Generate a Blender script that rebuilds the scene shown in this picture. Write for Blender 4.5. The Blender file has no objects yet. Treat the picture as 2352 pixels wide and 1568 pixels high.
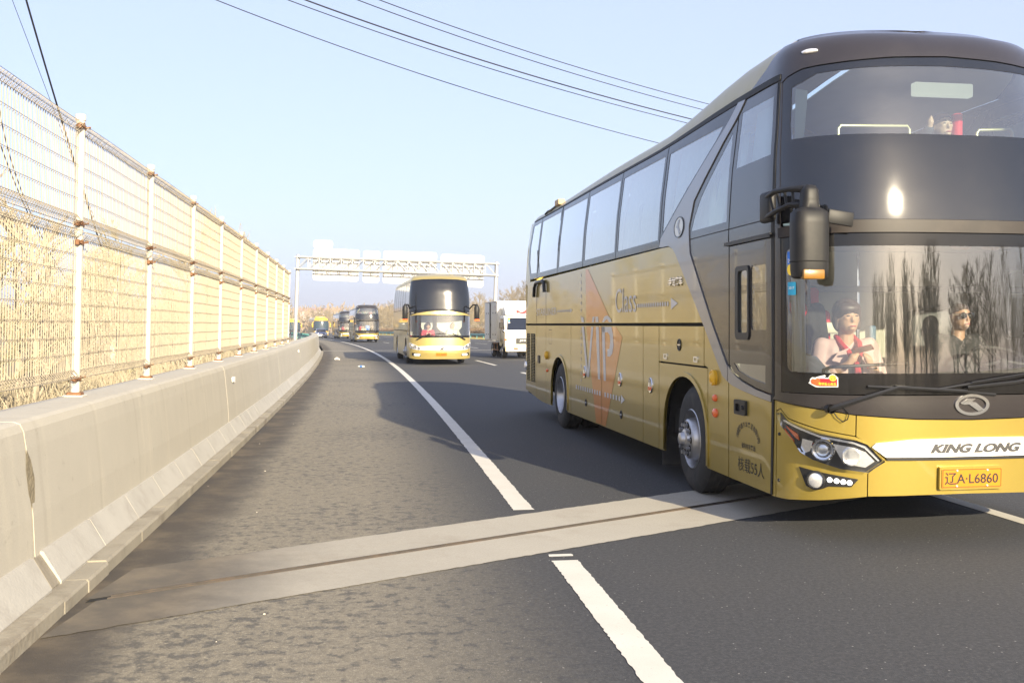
import bpy, bmesh, math, random
import numpy as np
from mathutils import Vector, Matrix
from mathutils.geometry import tessellate_polygon
R = math.radians
random.seed(7)
rng = np.random.default_rng(7)
scn = bpy.context.scene
COL = scn.collection

# ------------------------------------------------------------------ camera
cam = bpy.data.cameras.new('camera'); cam_o = bpy.data.objects.new('camera', cam); COL.objects.link(cam_o)
cam_o.location = (0, 0, 1.63); cam_o.rotation_euler = (R(90), 0, 0)
cam.sensor_width = 36; cam.lens = 2321 / 2352 * 36; cam.shift_y = -39 / 2352
cam.clip_start = .05; cam.clip_end = 6000
scn.camera = cam_o
# ------------------------------------------------------------------ sky and sun
SUN_DIR = Vector((2.62, -5.6, 2.2)).normalized()
SUN_EL = math.asin(SUN_DIR.z); SUN_AZ = math.atan2(SUN_DIR.x, SUN_DIR.y)
world = bpy.data.worlds.new('World'); scn.world = world; world.use_nodes = True
wn = world.node_tree.nodes; wl = world.node_tree.links
sky = wn.new('ShaderNodeTexSky'); sky.sky_type = 'NISHITA'; sky.sun_disc = False
sky.sun_elevation = SUN_EL; sky.sun_rotation = SUN_AZ; sky.altitude = 50
sky.air_density = 1.0; sky.dust_density = 2.5; sky.ozone_density = 2.0
bg = wn['Background']; bg.inputs['Strength'].default_value = .09
air = wn.new('ShaderNodeMix'); air.data_type = 'RGBA'; air.inputs[0].default_value = .60     # even haze tint over the whole sky, blue raised to colour the fill light
air.inputs[7].default_value = (3.7, 4.05, 5.7, 1)
wl.new(sky.outputs['Color'], air.inputs[6]); wl.new(air.outputs[2], bg.inputs['Color'])
sun = bpy.data.lights.new('sun', 'SUN'); sun.energy = 4.8; sun.angle = R(.55); sun.color = (1.0, .86, .62)
sun_o = bpy.data.objects.new('sun', sun); COL.objects.link(sun_o)
sun_o.rotation_euler = SUN_DIR.to_track_quat('Z', 'Y').to_euler()
scn.view_settings.view_transform = 'Standard'; scn.view_settings.look = 'None'
scn.view_settings.exposure = 1.35; scn.view_settings.gamma = 1
scn.cycles.max_bounces = 5; scn.cycles.transparent_max_bounces = 16
scn.cycles.use_denoising = True
scn.cycles.sample_clamp_indirect = 6

# ------------------------------------------------------------------ helpers
def tag(o, label=None, cat=None, group=None, kind=None):
    if label: o['label'] = label
    if cat: o['category'] = cat
    if group: o['group'] = group
    if kind: o['kind'] = kind
    return o
def empty(name, loc=(0, 0, 0), rz=0):
    o = bpy.data.objects.new(name, None); COL.objects.link(o); o.location = loc; o.rotation_euler = (0, 0, rz); o.empty_display_size = .2
    return o
def link(name, me, mat=None, parent=None):
    o = bpy.data.objects.new(name, me); COL.objects.link(o)
    if mat is not None:
        me.materials.clear(); me.materials.append(mat)
    if parent is not None: o.parent = parent
    return o
def copy_tree(o, parent=None, skip=()):
    c = o.copy(); COL.objects.link(c); c.parent = parent
    for ch in KIDS(o):
        if ch.name.split('.')[0] in skip: continue
        copy_tree(ch, c, skip)
    return c
def KIDS(o): return [x for x in o.children]

class MB:
    """collects shapes into one mesh"""
    def __init__(s): s.v = []; s.f = []
    def add(s, v, f):
        n = len(s.v); s.v += [tuple(p) for p in v]; s.f += [tuple(i + n for i in q) for q in f]; return s
    def box(s, c, d, rot=None):
        c = Vector(c); h = Vector(d) / 2
        v = [Vector((x, y, z)) for x in (-h.x, h.x) for y in (-h.y, h.y) for z in (-h.z, h.z)]
        if rot is not None: v = [rot @ p for p in v]
        return s.add([p + c for p in v], [(0, 1, 3, 2), (4, 6, 7, 5), (0, 4, 5, 1), (2, 3, 7, 6), (0, 2, 6, 4), (1, 5, 7, 3)])
    def bbox(s, c, d, r=.01, seg=2, rot=None):
        bm = bmesh.new(); bmesh.ops.create_cube(bm, size=1)
        for q in bm.verts: q.co = Vector((q.co.x * d[0], q.co.y * d[1], q.co.z * d[2]))
        bmesh.ops.bevel(bm, geom=bm.edges[:], offset=r, segments=seg, affect='EDGES', profile=.5)
        bm.verts.index_update()
        v = [(rot @ q.co if rot is not None else q.co) + Vector(c) for q in bm.verts]
        f = [[q.index for q in g.verts] for g in bm.faces]; bm.free()
        return s.add(v, f)
    def path(s, pts, r, n=6, cap=True, closed=False):
        pts = [Vector(p) for p in pts]; k = len(pts); rr = r if hasattr(r, '__len__') else [r] * k
        v = []; f = []; up0 = None
        for i, p in enumerate(pts):
            if closed: t = pts[(i + 1) % k] - pts[i - 1]
            else: t = pts[min(i + 1, k - 1)] - pts[max(i - 1, 0)]
            if t.length < 1e-9: t = Vector((0, 0, 1))
            t.normalize()
            if up0 is None: up0 = Vector((0, 0, 1)) if abs(t.z) < .9 else Vector((1, 0, 0))
            e = t.cross(up0)
            if e.length < 1e-6: e = t.orthogonal()
            e.normalize(); u = e.cross(t); up0 = u
            for j in range(n):
                a = 2 * math.pi * j / n; v.append(p + rr[i] * (math.cos(a) * e + math.sin(a) * u))
        for i in range(k if closed else k - 1):
            for j in range(n):
                a = i * n + j; b = i * n + (j + 1) % n; i2 = (i + 1) % k; c = i2 * n + (j + 1) % n; d = i2 * n + j
                f.append((a, b, c, d))
        if cap and not closed: f.append(tuple(range(n - 1, -1, -1))); f.append(tuple((k - 1) * n + j for j in range(n)))
        return s.add(v, f)
    def lathe(s, prof, n=24, axis='X', c=(0, 0, 0)):
        """prof: (axial, radius) list"""
        v = []; f = []; k = len(prof)
        for h, r in prof:
            for j in range(n):
                a = 2 * math.pi * j / n; p = (h, r * math.cos(a), r * math.sin(a))
                if axis == 'Z': p = (p[1], p[2], p[0])
                if axis == 'Y': p = (p[2], p[0], p[1])
                v.append((p[0] + c[0], p[1] + c[1], p[2] + c[2]))
        for i in range(k - 1):
            for j in range(n):
                f.append((i * n + j, i * n + (j + 1) % n, (i + 1) * n + (j + 1) % n, (i + 1) * n + j))
        return s.add(v, f)
    def prism(s, poly, h0, h1, fn):
        """poly: 2d points; fn(u,v,h)->xyz"""
        n = len(poly); v = [fn(u, w, h0) for u, w in poly] + [fn(u, w, h1) for u, w in poly]
        tr = tessellate_polygon([[Vector((u, w, 0)) for u, w in poly]])
        f = [tuple(t) for t in tr] + [tuple(i + n for i in reversed(t)) for t in tr]
        f += [(i, (i + 1) % n, n + (i + 1) % n, n + i) for i in range(n)]
        return s.add(v, f)
    def sphere(s, c, r, sc=(1, 1, 1), n=12, m=8):
        v = [(c[0], c[1], c[2] + r * sc[2])]; f = []
        for i in range(1, m):
            t = math.pi * i / m
            for j in range(n):
                a = 2 * math.pi * j / n
                v.append((c[0] + r * sc[0] * math.sin(t) * math.cos(a), c[1] + r * sc[1] * math.sin(t) * math.sin(a), c[2] + r * sc[2] * math.cos(t)))
        v.append((c[0], c[1], c[2] - r * sc[2])); L = len(v) - 1
        for j in range(n):
            f.append((0, 1 + j, 1 + (j + 1) % n)); f.append((L, 1 + (m - 2) * n + (j + 1) % n, 1 + (m - 2) * n + j))
        for i in range(m - 2):
            for j in range(n):
                f.append((1 + i * n + j, 1 + (i + 1) * n + j, 1 + (i + 1) * n + (j + 1) % n, 1 + i * n + (j + 1) % n))
        return s.add(v, f)
    def mesh(s, name, smooth=False, angle=None):
        me = bpy.data.meshes.new(name); me.from_pydata(s.v, [], s.f); me.update()
        bm = bmesh.new(); bm.from_mesh(me); bmesh.ops.recalc_face_normals(bm, faces=bm.faces[:]); bm.to_mesh(me); bm.free()
        if smooth:
            me.polygons.foreach_set('use_smooth', [True] * len(me.polygons))
            if angle is not None:
                me.set_sharp_from_angle(angle=R(angle))
        return me
    def build(s, name, mat, parent=None, smooth=False, angle=40):
        return link(name, s.mesh(name, smooth, angle), mat, parent)

# ------------------------------------------------------------------ materials
MATS = {}
def nodes(m):
    m.use_nodes = True; nt = m.node_tree; return nt, nt.nodes, nt.links, nt.nodes['Principled BSDF']
def pm(name, col, rough=.5, metal=0., var=.12, scale=6., bump=0., bscale=60., coat=0., spec=.5, rvar=.0, dirt=None, dscale=1.5, trans=0., emis=None, detail=5):
    m = bpy.data.materials.new(name); nt, N, L, B = nodes(m); MATS[name] = m
    B.inputs['Roughness'].default_value = rough; B.inputs['Metallic'].default_value = metal
    B.inputs['Coat Weight'].default_value = coat; B.inputs['Coat Roughness'].default_value = .03
    B.inputs['Specular IOR Level'].default_value = spec
    tc = N.new('ShaderNodeTexCoord')
    nz = N.new('ShaderNodeTexNoise'); nz.inputs['Scale'].default_value = scale; nz.inputs['Detail'].default_value = detail
    L.new(tc.outputs['Object'], nz.inputs['Vector'])
    mix = N.new('ShaderNodeMix'); mix.data_type = 'RGBA'
    mix.inputs[6].default_value = (*[c * (1 - var) for c in col], 1); mix.inputs[7].default_value = (*[min(1, c * (1 + var)) for c in col], 1)
    L.new(nz.outputs['Fac'], mix.inputs[0]); out = mix.outputs[2]
    if dirt is not None:
        n2 = N.new('ShaderNodeTexNoise'); n2.inputs['Scale'].default_value = dscale; n2.inputs['Detail'].default_value = 8; n2.inputs['Roughness'].default_value = .65
        L.new(tc.outputs['Object'], n2.inputs['Vector'])
        rp_ = N.new('ShaderNodeMapRange'); rp_.inputs[1].default_value = .5; rp_.inputs[2].default_value = .75; rp_.inputs[3].default_value = 0; rp_.inputs[4].default_value = dirt[3]
        L.new(n2.outputs['Fac'], rp_.inputs[0])
        m2 = N.new('ShaderNodeMix'); m2.data_type = 'RGBA'; m2.inputs[7].default_value = (*dirt[:3], 1)
        L.new(rp_.outputs[0], m2.inputs[0]); L.new(out, m2.inputs[6]); out = m2.outputs[2]
    L.new(out, B.inputs['Base Color'])
    if rvar:
        r2 = N.new('ShaderNodeMapRange'); r2.inputs[3].default_value = max(0, rough - rvar); r2.inputs[4].default_value = rough + rvar
        L.new(nz.outputs['Fac'], r2.inputs[0]); L.new(r2.outputs[0], B.inputs['Roughness'])
    if bump:
        nb = N.new('ShaderNodeTexNoise'); nb.inputs['Scale'].default_value = bscale; nb.inputs['Detail'].default_value = 4
        L.new(tc.outputs['Object'], nb.inputs['Vector'])
        bp = N.new('ShaderNodeBump'); bp.inputs['Strength'].default_value = bump; bp.inputs['Distance'].default_value = .02
        L.new(nb.outputs['Fac'], bp.inputs['Height']); L.new(bp.outputs['Normal'], B.inputs['Normal'])
    if emis: B.inputs['Emission Color'].default_value = (*emis[:3], 1); B.inputs['Emission Strength'].default_value = emis[3]
    return m
def glass(name, tint=(.9, .94, .93), refl=1.6, ior=1.5, haze=0., hazecol=(.8, .8, .75)):
    m = bpy.data.materials.new(name); m.use_nodes = True; nt = m.node_tree; N = nt.nodes; L = nt.links; MATS[name] = m
    N.remove(N['Principled BSDF']); out = N['Material Output']
    fr = N.new('ShaderNodeFresnel'); fr.inputs['IOR'].default_value = ior
    mu = N.new('ShaderNodeMath'); mu.operation = 'MULTIPLY'; mu.use_clamp = True; mu.inputs[1].default_value = refl; L.new(fr.outputs[0], mu.inputs[0])
    tr = N.new('ShaderNodeBsdfTransparent'); tr.inputs[0].default_value = (*tint, 1)
    gl = N.new('ShaderNodeBsdfGlossy'); gl.inputs['Roughness'].default_value = .01; gl.inputs['Color'].default_value = (1, 1, 1, 1)
    base = tr.outputs[0]
    if haze:
        tc = N.new('ShaderNodeTexCoord'); nz = N.new('ShaderNodeTexNoise'); nz.inputs['Scale'].default_value = 9; nz.inputs['Detail'].default_value = 8
        L.new(tc.outputs['Object'], nz.inputs['Vector'])
        mr = N.new('ShaderNodeMapRange'); mr.inputs[3].default_value = haze * .5; mr.inputs[4].default_value = haze * 1.5; L.new(nz.outputs['Fac'], mr.inputs[0])
        df = N.new('ShaderNodeBsdfDiffuse'); df.inputs['Color'].default_value = (*hazecol, 1)
        mh = N.new('ShaderNodeMixShader'); L.new(mr.outputs[0], mh.inputs[0]); L.new(base, mh.inputs[1]); L.new(df.outputs[0], mh.inputs[2]); base = mh.outputs[0]
    mx = N.new('ShaderNodeMixShader'); L.new(mu.outputs[0], mx.inputs[0]); L.new(base, mx.inputs[1]); L.new(gl.outputs[0], mx.inputs[2])
    L.new(mx.outputs[0], out.inputs['Surface'])
    return m

gold = pm('gold_paint', (.385, .285, .055), .32, .5, .04, 40, coat=.75, dirt=(.30, .24, .10, .15), dscale=1.1, bump=.05, bscale=2.2)
gold2 = pm('pale_gold_paint', (.47, .37, .125), .36, .5, .04, 40, coat=.6, dirt=(.3, .25, .15, .2))
roofp = pm('dull_roof_paint', (.42, .37, .21), .45, .2, .12, 5, coat=.3, dirt=(.4, .36, .27, .6), dscale=2.5)
silver = pm('silver_grey_paint', (.27, .265, .27), .38, .5, .05, 30, coat=.6)
brown = pm('dark_brown_paint', (.019, .016, .017), .25, 0, .15, 5, coat=.5, dirt=(.14, .12, .11, .05), dscale=3)
barm = pm('satin_brown_bar', (.022, .018, .017), .5, 0, .3, 4, spec=.3, dirt=(.14, .11, .09, .12), dscale=5)
frit = pm('black_glass_border', (.006, .006, .007), .08, 0, .1, 5, coat=0, dirt=(.10, .085, .07, .04), dscale=4)
tint = pm('tinted_screen', (.006, .007, .010), .06, 0, .1, 5, spec=.95, rvar=.02, dirt=(.12, .11, .10, .05), dscale=7)
tint2 = pm('tinted_screen_rough', (.006, .007, .010), .11, 0, .1, 5, spec=.8, rvar=.02)  # rougher than tint, to spread the sun glint wider
bandm = pm('window_surround_glass', (.022, .022, .026), .1, 0, .1, 5, dirt=(.25, .23, .2, .25), dscale=2)
clear = glass('windscreen_glass', (.84, .88, .86), 3.7, 1.52, .012)
upclear = glass('upper_windscreen_glass', (.72, .86, .88), 4.2, 1.52, .02)
sideglass = glass('side_window_glass', (.64, .74, .78), 2.4, 1.5, .08, (.5, .56, .52))
clearlens = glass('lamp_cover_glass', (.96, .97, .98), 1.2, 1.45)
black = pm('black_plastic', (.012, .012, .013), .45, 0, .2, 20)
inner = pm('dark_underbody', (.008, .008, .008), .9, 0, .2, 5)
plast = pm('grey_black_mirror_plastic', (.012, .012, .013), .5, 0, .15, 30, spec=.3, dirt=(.08, .07, .06, .2), dscale=5)
rubber = pm('tyre_rubber', (.022, .022, .023), .8, 0, .25, 12, dirt=(.10, .09, .075, .5), dscale=4, bump=.15, bscale=90)
rimm = pm('wheel_alloy', (.45, .45, .46), .33, .85, .12, 8, dirt=(.2, .17, .13, .5), dscale=6)
chrome = pm('chrome', (.75, .75, .76), .08, 1, .03)
amber = pm('amber_plastic', (.22, .105, .01), .35, 0, .1, 40, coat=.6)
orange = pm('orange_lamp', (.8, .13, .02), .25, 0, .12, 60, coat=.8)
yellow = pm('yellow_lamp_ring', (.8, .45, .03), .35, 0, .06, 40)
white = pm('white_paint', (.78, .77, .74), .4, 0, .04, 10, coat=.3, dirt=(.5, .45, .36, .2))
lampw = pm('lamp_reflector', (.85, .86, .88), .15, .6, .2, 60)
led = pm('lit_daytime_lamp', (.9, .9, .9), .3, 0, .03, emis=(1, .98, .92, 1.5))
plate_y = pm('yellow_plate', (.47, .18, .004), .4, 0, .05, 20)
plate_b = pm('blue_plate', (.04, .12, .55), .4, 0, .05, 20)
ink = pm('black_ink', (.012, .012, .012), .5, 0, .1)
decal_g = pm('grey_lettering', (.56, .55, .54), .45, 0, .05, coat=.4)
decal_o = pm('orange_decal', (.56, .20, .008), .35, .3, .05, coat=.7)
red = pm('red_plastic', (.65, .02, .03), .4, 0, .1)
rubberseal = pm('black_seal', (.006, .006, .006), .6, 0, .1)
cream = pm('cream_trim', (.50, .48, .38), .5, 0, .05)
beige = pm('beige_partition', (.40, .38, .32), .7, 0, .1, 3)
greyint = pm('grey_interior', (.09, .09, .095), .7, 0, .15, 5)
darkint = pm('dark_dashboard', (.018, .018, .02), .6, 0, .2, 8)
curtm = pm('pale_blue_curtain', (.43, .51, .49), .85, 0, .12, 5)
skinm = pm('skin', (.44, .26, .17), .5, 0, .06, 12)
hairm = pm('dark_hair', (.045, .025, .02), .45, 0, .4, 60)
pinkm = pm('pale_pink_cloth', (.50, .35, .34), .8, 0, .05, 10, bump=.1, bscale=200)
redcl = pm('red_cloth', (.42, .012, .025), .75, 0, .1, 12)
darkcl = pm('charcoal_cloth', (.03, .03, .034), .85, 0, .2, 15)
blackcl = pm('black_cloth', (.014, .013, .013), .85, 0, .3, 20)
blueplast = pm('blue_plastic', (.02, .15, .6), .4, 0, .1)
# ------------------------------------------------------------------ road frame: station y along the white edge line, offset to its right
def xe(y): return 1.294 - .13 * y - .00045 * y * y
def hz(y): return -.0042 * 8 * math.log(1 + math.exp(min(60, (y - 45) / 8)))
def rp(off, y, z=0.):
    m = -(.13 + .0009 * y); n = 1 / math.sqrt(1 + m * m)
    return Vector((xe(y) + off * n, y - off * m * n, hz(y) + z))
def heading(y): return math.atan(.13 + .0009 * y)      # rotation about z that turns +y into the road direction
def ribbon(name, offs, ys, z, mat, kind='structure', zs=None, jit=0.):
    me = bpy.data.meshes.new(name); v = []; f = []; uv = []
    for y in ys:
        for i, o in enumerate(offs): v.append(rp(o + (random.uniform(-jit, jit) if jit else 0), y, z if zs is None else zs[i])); uv.append((o, y))
    n = len(offs)
    for j in range(len(ys) - 1):
        for i in range(n - 1): f.append((j * n + i, j * n + i + 1, (j + 1) * n + i + 1, (j + 1) * n + i))
    me.from_pydata(v, [], f); l = me.uv_layers.new(name='UVMap')
    for p in me.polygons:
        for li in p.loop_indices: l.data[li].uv = uv[me.loops[li].vertex_index]
    me.update(); o = link(name, me, mat)
    if kind: o['kind'] = kind
    return o
def frange(a, b, s): return [a + (b - a) * i / max(1, round((b - a) / s)) for i in range(max(1, round((b - a) / s)) + 1)]

class NT:
    """short hand for node graphs"""
    def __init__(s, name):
        s.m = bpy.data.materials.new(name); s.nt, s.N, s.L, s.B = nodes(s.m)
    def n(s, t, **k):
        q = s.N.new('ShaderNode' + t)
        for a, b in k.items(): setattr(q, a, b)
        return q
    def inp(s, sock, v):
        if hasattr(v, 'is_output') or hasattr(v, 'links'): s.L.new(v, sock)
        else: sock.default_value = v
    def math(s, op, a, b=0., clamp=False):
        q = s.n('Math', operation=op, use_clamp=clamp); s.inp(q.inputs[0], a); s.inp(q.inputs[1], b); return q.outputs[0]
    def rng(s, v, a, b, c=0., d=1., smooth=True):
        q = s.n('MapRange'); q.interpolation_type = 'SMOOTHSTEP' if smooth else 'LINEAR'
        s.inp(q.inputs[0], v)
        for i, x in zip((1, 2, 3, 4), (a, b, c, d)): s.inp(q.inputs[i], x)
        return q.outputs[0]
    def noise(s, vec, scale, detail=4, rough=.5):
        q = s.n('TexNoise'); q.inputs['Scale'].default_value = scale; q.inputs['Detail'].default_value = detail; q.inputs['Roughness'].default_value = rough
        s.L.new(vec, q.inputs['Vector']); return q.outputs['Fac']
    def mix(s, f, a, b):
        q = s.n('Mix', data_type='RGBA'); s.inp(q.inputs[0], f)
        for i, x in ((6, a), (7, b)):
            if isinstance(x, tuple): q.inputs[i].default_value = (*x, 1)
            else: s.L.new(x, q.inputs[i])
        return q.outputs[2]
    def bump(s, h, st, dist=.01):
        q = s.n('Bump'); q.inputs['Strength'].default_value = st; q.inputs['Distance'].default_value = dist; s.L.new(h, q.inputs['Height']); s.L.new(q.outputs[0], s.B.inputs['Normal'])

def asphalt_mat(joint=False):
    g = NT('asphalt' if not joint else 'joint_concrete')
    uvn = g.n('UVMap'); sep = g.n('SeparateXYZ'); g.L.new(uvn.outputs[0], sep.inputs[0]); u, v = sep.outputs[0], sep.outputs[1]
    P = uvn.outputs[0]
    n_big = g.noise(P, .45, 4); n_mid = g.noise(P, 2.2, 5, .6); n_blot = g.noise(P, 10.5, 6, .68); n_fine = g.noise(P, 150, 2, .6); n_gr = g.noise(P, 60, 3, .6)
    un = g.math('ADD', u, g.math('MULTIPLY', g.math('SUBTRACT', n_mid, .5), .32))
    un = g.math('ADD', un, g.math('MULTIPLY', g.math('SUBTRACT', n_big, .5), .5))
    if joint:
        base = g.mix(n_mid, (.34, .315, .265), (.45, .42, .355)); base = g.mix(g.rng(n_gr, .3, .7), base, (.35, .325, .27)); base = g.mix(g.rng(g.noise(P, 1.6, 7, .7), .5, .72, 0, .35), base, (.24, .20, .15))
    else:
        n_ag = g.noise(P, 32, 4, .7); base = g.mix(n_fine, (.038, .0395, .043), (.082, .083, .086)); base = g.mix(g.rng(n_ag, .38, .66, .55, 0), base, (.024, .025, .028)); base = g.mix(g.rng(n_gr, .52, .72, 0, .5), base, (.125, .122, .116)); base = g.mix(g.rng(n_big, .42, .75, 0, .2), base, (.078, .072, .065))
        vo = g.n('TexVoronoi'); vo.inputs['Scale'].default_value = 17; g.L.new(P, vo.inputs['Vector'])
        speck = g.math('MULTIPLY', g.math('LESS_THAN', vo.outputs['Distance'], .085), g.math('GREATER_THAN', n_mid, .5))
        base = g.mix(g.math('MULTIPLY', speck, .55), base, (.45, .43, .40))
    # dust on the shoulder, worn dark blotches in it, a dark washed strip along the kerb
    a1 = g.rng(un, -2.85, -2.35); a2 = g.rng(u, -1.5, -.05, 1., .0)
    cov = g.math('MULTIPLY', a1, a2, True)
    blot = g.rng(g.math('ADD', n_blot, g.math('MULTIPLY', g.math('SUBTRACT', n_big, .5), .3)), .5, .62, 1., .36)
    blot2 = g.rng(g.noise(P, 13, 3, .6), .4, .6, .85, 1.)
    if joint: cov = g.math('MULTIPLY', g.rng(un, -2.4, -1.8, 0, .3), a2, True); blot = blot2
    cov = g.math('MULTIPLY', g.math('MULTIPLY', cov, blot), blot2, True)
    dust = g.mix(n_gr, (.235, .205, .150), (.36, .322, .242)); dust = g.mix(g.rng(n_fine, .42, .62, .45, 0), dust, (.10, .088, .07)); dust = g.mix(g.rng(g.noise(P, 28, 4, .7), .36, .6, .45, 0), dust, (.12, .105, .08)); dust = g.mix(g.rng(n_gr, .56, .74, 0, .6), dust, (.46, .42, .32))
    col = g.mix(g.math('MULTIPLY', cov, .93), base, dust)
    wet = g.rng(un, -2.85, -2.35, 1., 0.) if not joint else g.rng(un, -2.5, -1.6, .95, 0.)
    wcol = g.mix(g.rng(n_mid, .4, .75), (.066, .056, .045), (.14, .113, .078))
    edge = g.rng(un, -3.15, -2.95, 1., 0.)
    wcol = g.mix(edge, wcol, (.055, .05, .045))
    col = g.mix(g.math('MULTIPLY', wet, .93), col, wcol)
    g.L.new(col, g.B.inputs['Base Color']); g.B.inputs['Roughness'].default_value = .82
    g.B.inputs['Specular IOR Level'].default_value = .35
    g.bump(g.math('ADD', n_fine, g.math('MULTIPLY', n_gr, .6)), .5 if not joint else .15, .008)
    return g.m
asphalt = asphalt_mat(); jointc = asphalt_mat(True)
g = NT('road_paint'); uvn = g.n('UVMap'); n1 = g.noise(uvn.outputs[0], 40, 4, .65); n2 = g.noise(uvn.outputs[0], 3, 4)
g.L.new(g.mix(g.rng(n1, .26, .36), (.16, .15, .14), g.mix(n2, (.50, .475, .41), (.64, .615, .55))), g.B.inputs['Base Color']); g.B.inputs['Roughness'].default_value = .7; g.bump(n1, .3, .006)
roadpaint = g.m
steelm = pm('rusty_joint_steel', (.07, .058, .048), .6, .3, .4, 12, dirt=(.17, .10, .05, .5), dscale=3)
dryground = pm('dry_grass_ground', (.20, .16, .09), .95, 0, .35, 2.5, bump=.5, bscale=8, dirt=(.12, .12, .05, .5), dscale=.4)

YS = frange(-90, 40, 1.3) + frange(40, 380, 3)[1:]
ribbon('road', [-3.06, -1.5, 0, 4, 8, 12, 16, 19.6], YS, 0, asphalt)
def mark(o0, o1, y0, y1, z=.004, nm='edge_marking', step=1.2, jit=0.): return ribbon(nm, [o0, o1], frange(y0, y1, step), z, roadpaint, jit=jit)
# the skewed expansion joint cuts the edge line
def jointY(x): return 7.80 + .74 * x
mark(-.09, .09, -60, 2); mark(-.09, .09, 2, 6.98, step=.03, jit=.005); mark(-.085, .085, 7.10, 7.17, step=.03, jit=.006); mark(-.09, .09, 8.88, 26, step=.05, jit=.006); mark(-.09, .09, 26, 330, step=2.)
mark(16.45, 16.62, -60, 330, step=3)
for lane, ph in ((4.02, 3.0), (8.2, 6.0), (12.35, 1.0)):
    y = -29.2 + ph
    if lane < 5: y = -32.1
    while y < 260:
        mark(lane - .075, lane + .075, y, y + 6.0, nm='lane_marking', step=1.5); y += 12.0
# joint
def jointstrip(name, d0, d1, x0, x1, z, mat, n=420):
    v = []; uv = []; f = []
    for i in range(n + 1):
        x = x0 + (x1 - x0) * i / n
        for d in (d0, d1):
            jit = random.uniform(-.010, .010) if abs(d) > .3 else 0
            y = jointY(x) + d + jit; v.append((x, y, z)); uv.append((x - xe(y), y))
    for i in range(n): f.append((2 * i, 2 * i + 2, 2 * i + 3, 2 * i + 1))
    me = bpy.data.meshes.new(name); me.from_pydata(v, [], f); l = me.uv_layers.new(name='UVMap')
    for p in me.polygons:
        for li in p.loop_indices: l.data[li].uv = uv[me.loops[li].vertex_index]
    o = link(name, me, mat); o['kind'] = 'structure'; return o
jointstrip('expansion_joint_concrete', .035, .80, -2.52, 14, .0045, jointc)
jointstrip('expansion_joint_concrete', -.76, -.035, -2.45, 14, .0045, jointc)
jointstrip('expansion_joint_gap', -.034, .034, -2.5, 14, .003, inner)
v = MB(); v2 = MB()
for d, q in ((-.034, v), (.022, v2)):
    q.prism([(0, 0), (0, .012), (.014, .012), (.014, 0)], -2.4, 14, lambda a, b, h, d=d: (h, jointY(h) + d + a, b))
for q in (v, v2): q.build('joint_steel_edge', steelm)['kind'] = 'structure'
ribbon('far_expansion_joint', [-3.0, 16.4], [66.0, 66.9], .004, pm('pale_joint', (.30, .28, .24), .8))
# verges and the wide ground
ribbon('verge', [19.6, 21, 30, 70], YS, 0, dryground, zs=[-.01, -.1, -.5, -.9])
ribbon('verge', [-60, -20, -6, -3.8], YS, 0, dryground, zs=[-1.6, -1.2, -.25, .1])
me = bpy.data.meshes.new('ground'); me.from_pydata([(-3000, -1500, -3), (3000, -1500, -3), (3000, 4000, -3), (-3000, 4000, -3)], [], [(0, 1, 2, 3)])
link('ground', me, dryground)['kind'] = 'structure'

# ------------------------------------------------------------------ concrete barrier wall with sloping slabs and a kerb
def wall_mat():
    g = NT('wall_concrete'); uvn = g.n('UVMap'); P = uvn.outputs[0]; sep = g.n('SeparateXYZ'); g.L.new(P, sep.inputs[0])
    mp = g.n('Mapping'); mp.inputs['Scale'].default_value = (1, .12, 1); g.L.new(P, mp.inputs['Vector'])
    n1 = g.noise(P, 1.3, 6, .6); n2 = g.noise(mp.outputs[0], 6, 4, .6); n3 = g.noise(P, 8, 6, .7); nf = g.noise(P, 90, 3)
    col = g.mix(n1, (.37, .345, .29), (.465, .435, .365)); col = g.mix(g.rng(n2, .5, .72, 0, .45), col, (.49, .455, .37))
    col = g.mix(g.rng(n3, .58, .72, 0, .55), col, (.27, .25, .21)); col = g.mix(g.rng(nf, .3, .6, .18, 0), col, (.25, .22, .18))
    w = g.n('TexWave'); w.inputs['Scale'].default_value = .26; w.inputs['Distortion'].default_value = 1.2; w.inputs['Detail'].default_value = 3; g.L.new(P, w.inputs['Vector'])
    g.L.new(g.mix(g.rng(w.outputs['Fac'], .99, 1., 0, .12), col, (.2, .17, .13)), g.B.inputs['Base Color']); g.B.inputs['Roughness'].default_value = .85
    g.bump(g.math('ADD', nf, n1), .12, .01); return g.m
wallm = wall_mat()
kerbm = pm('kerb_concrete', (.27, .245, .195), .85, 0, .25, 3, dirt=(.13, .105, .075, .85), dscale=2.2, bump=.25, bscale=30)
slabm = pm('slab_concrete', (.37, .355, .32), .85, 0, .14, 2.5, dirt=(.25, .23, .2, .6), dscale=4, bump=.15, bscale=40)
mortar = pm('pale_mortar', (.42, .37, .27), .9, 0, .2, 8)
KF = -3.03
wall = empty('barrier_wall', rp(-3.5, 5.9)); tag(wall, 'long low concrete barrier wall curving along the left shoulder under the mesh fence', 'wall')
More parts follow.
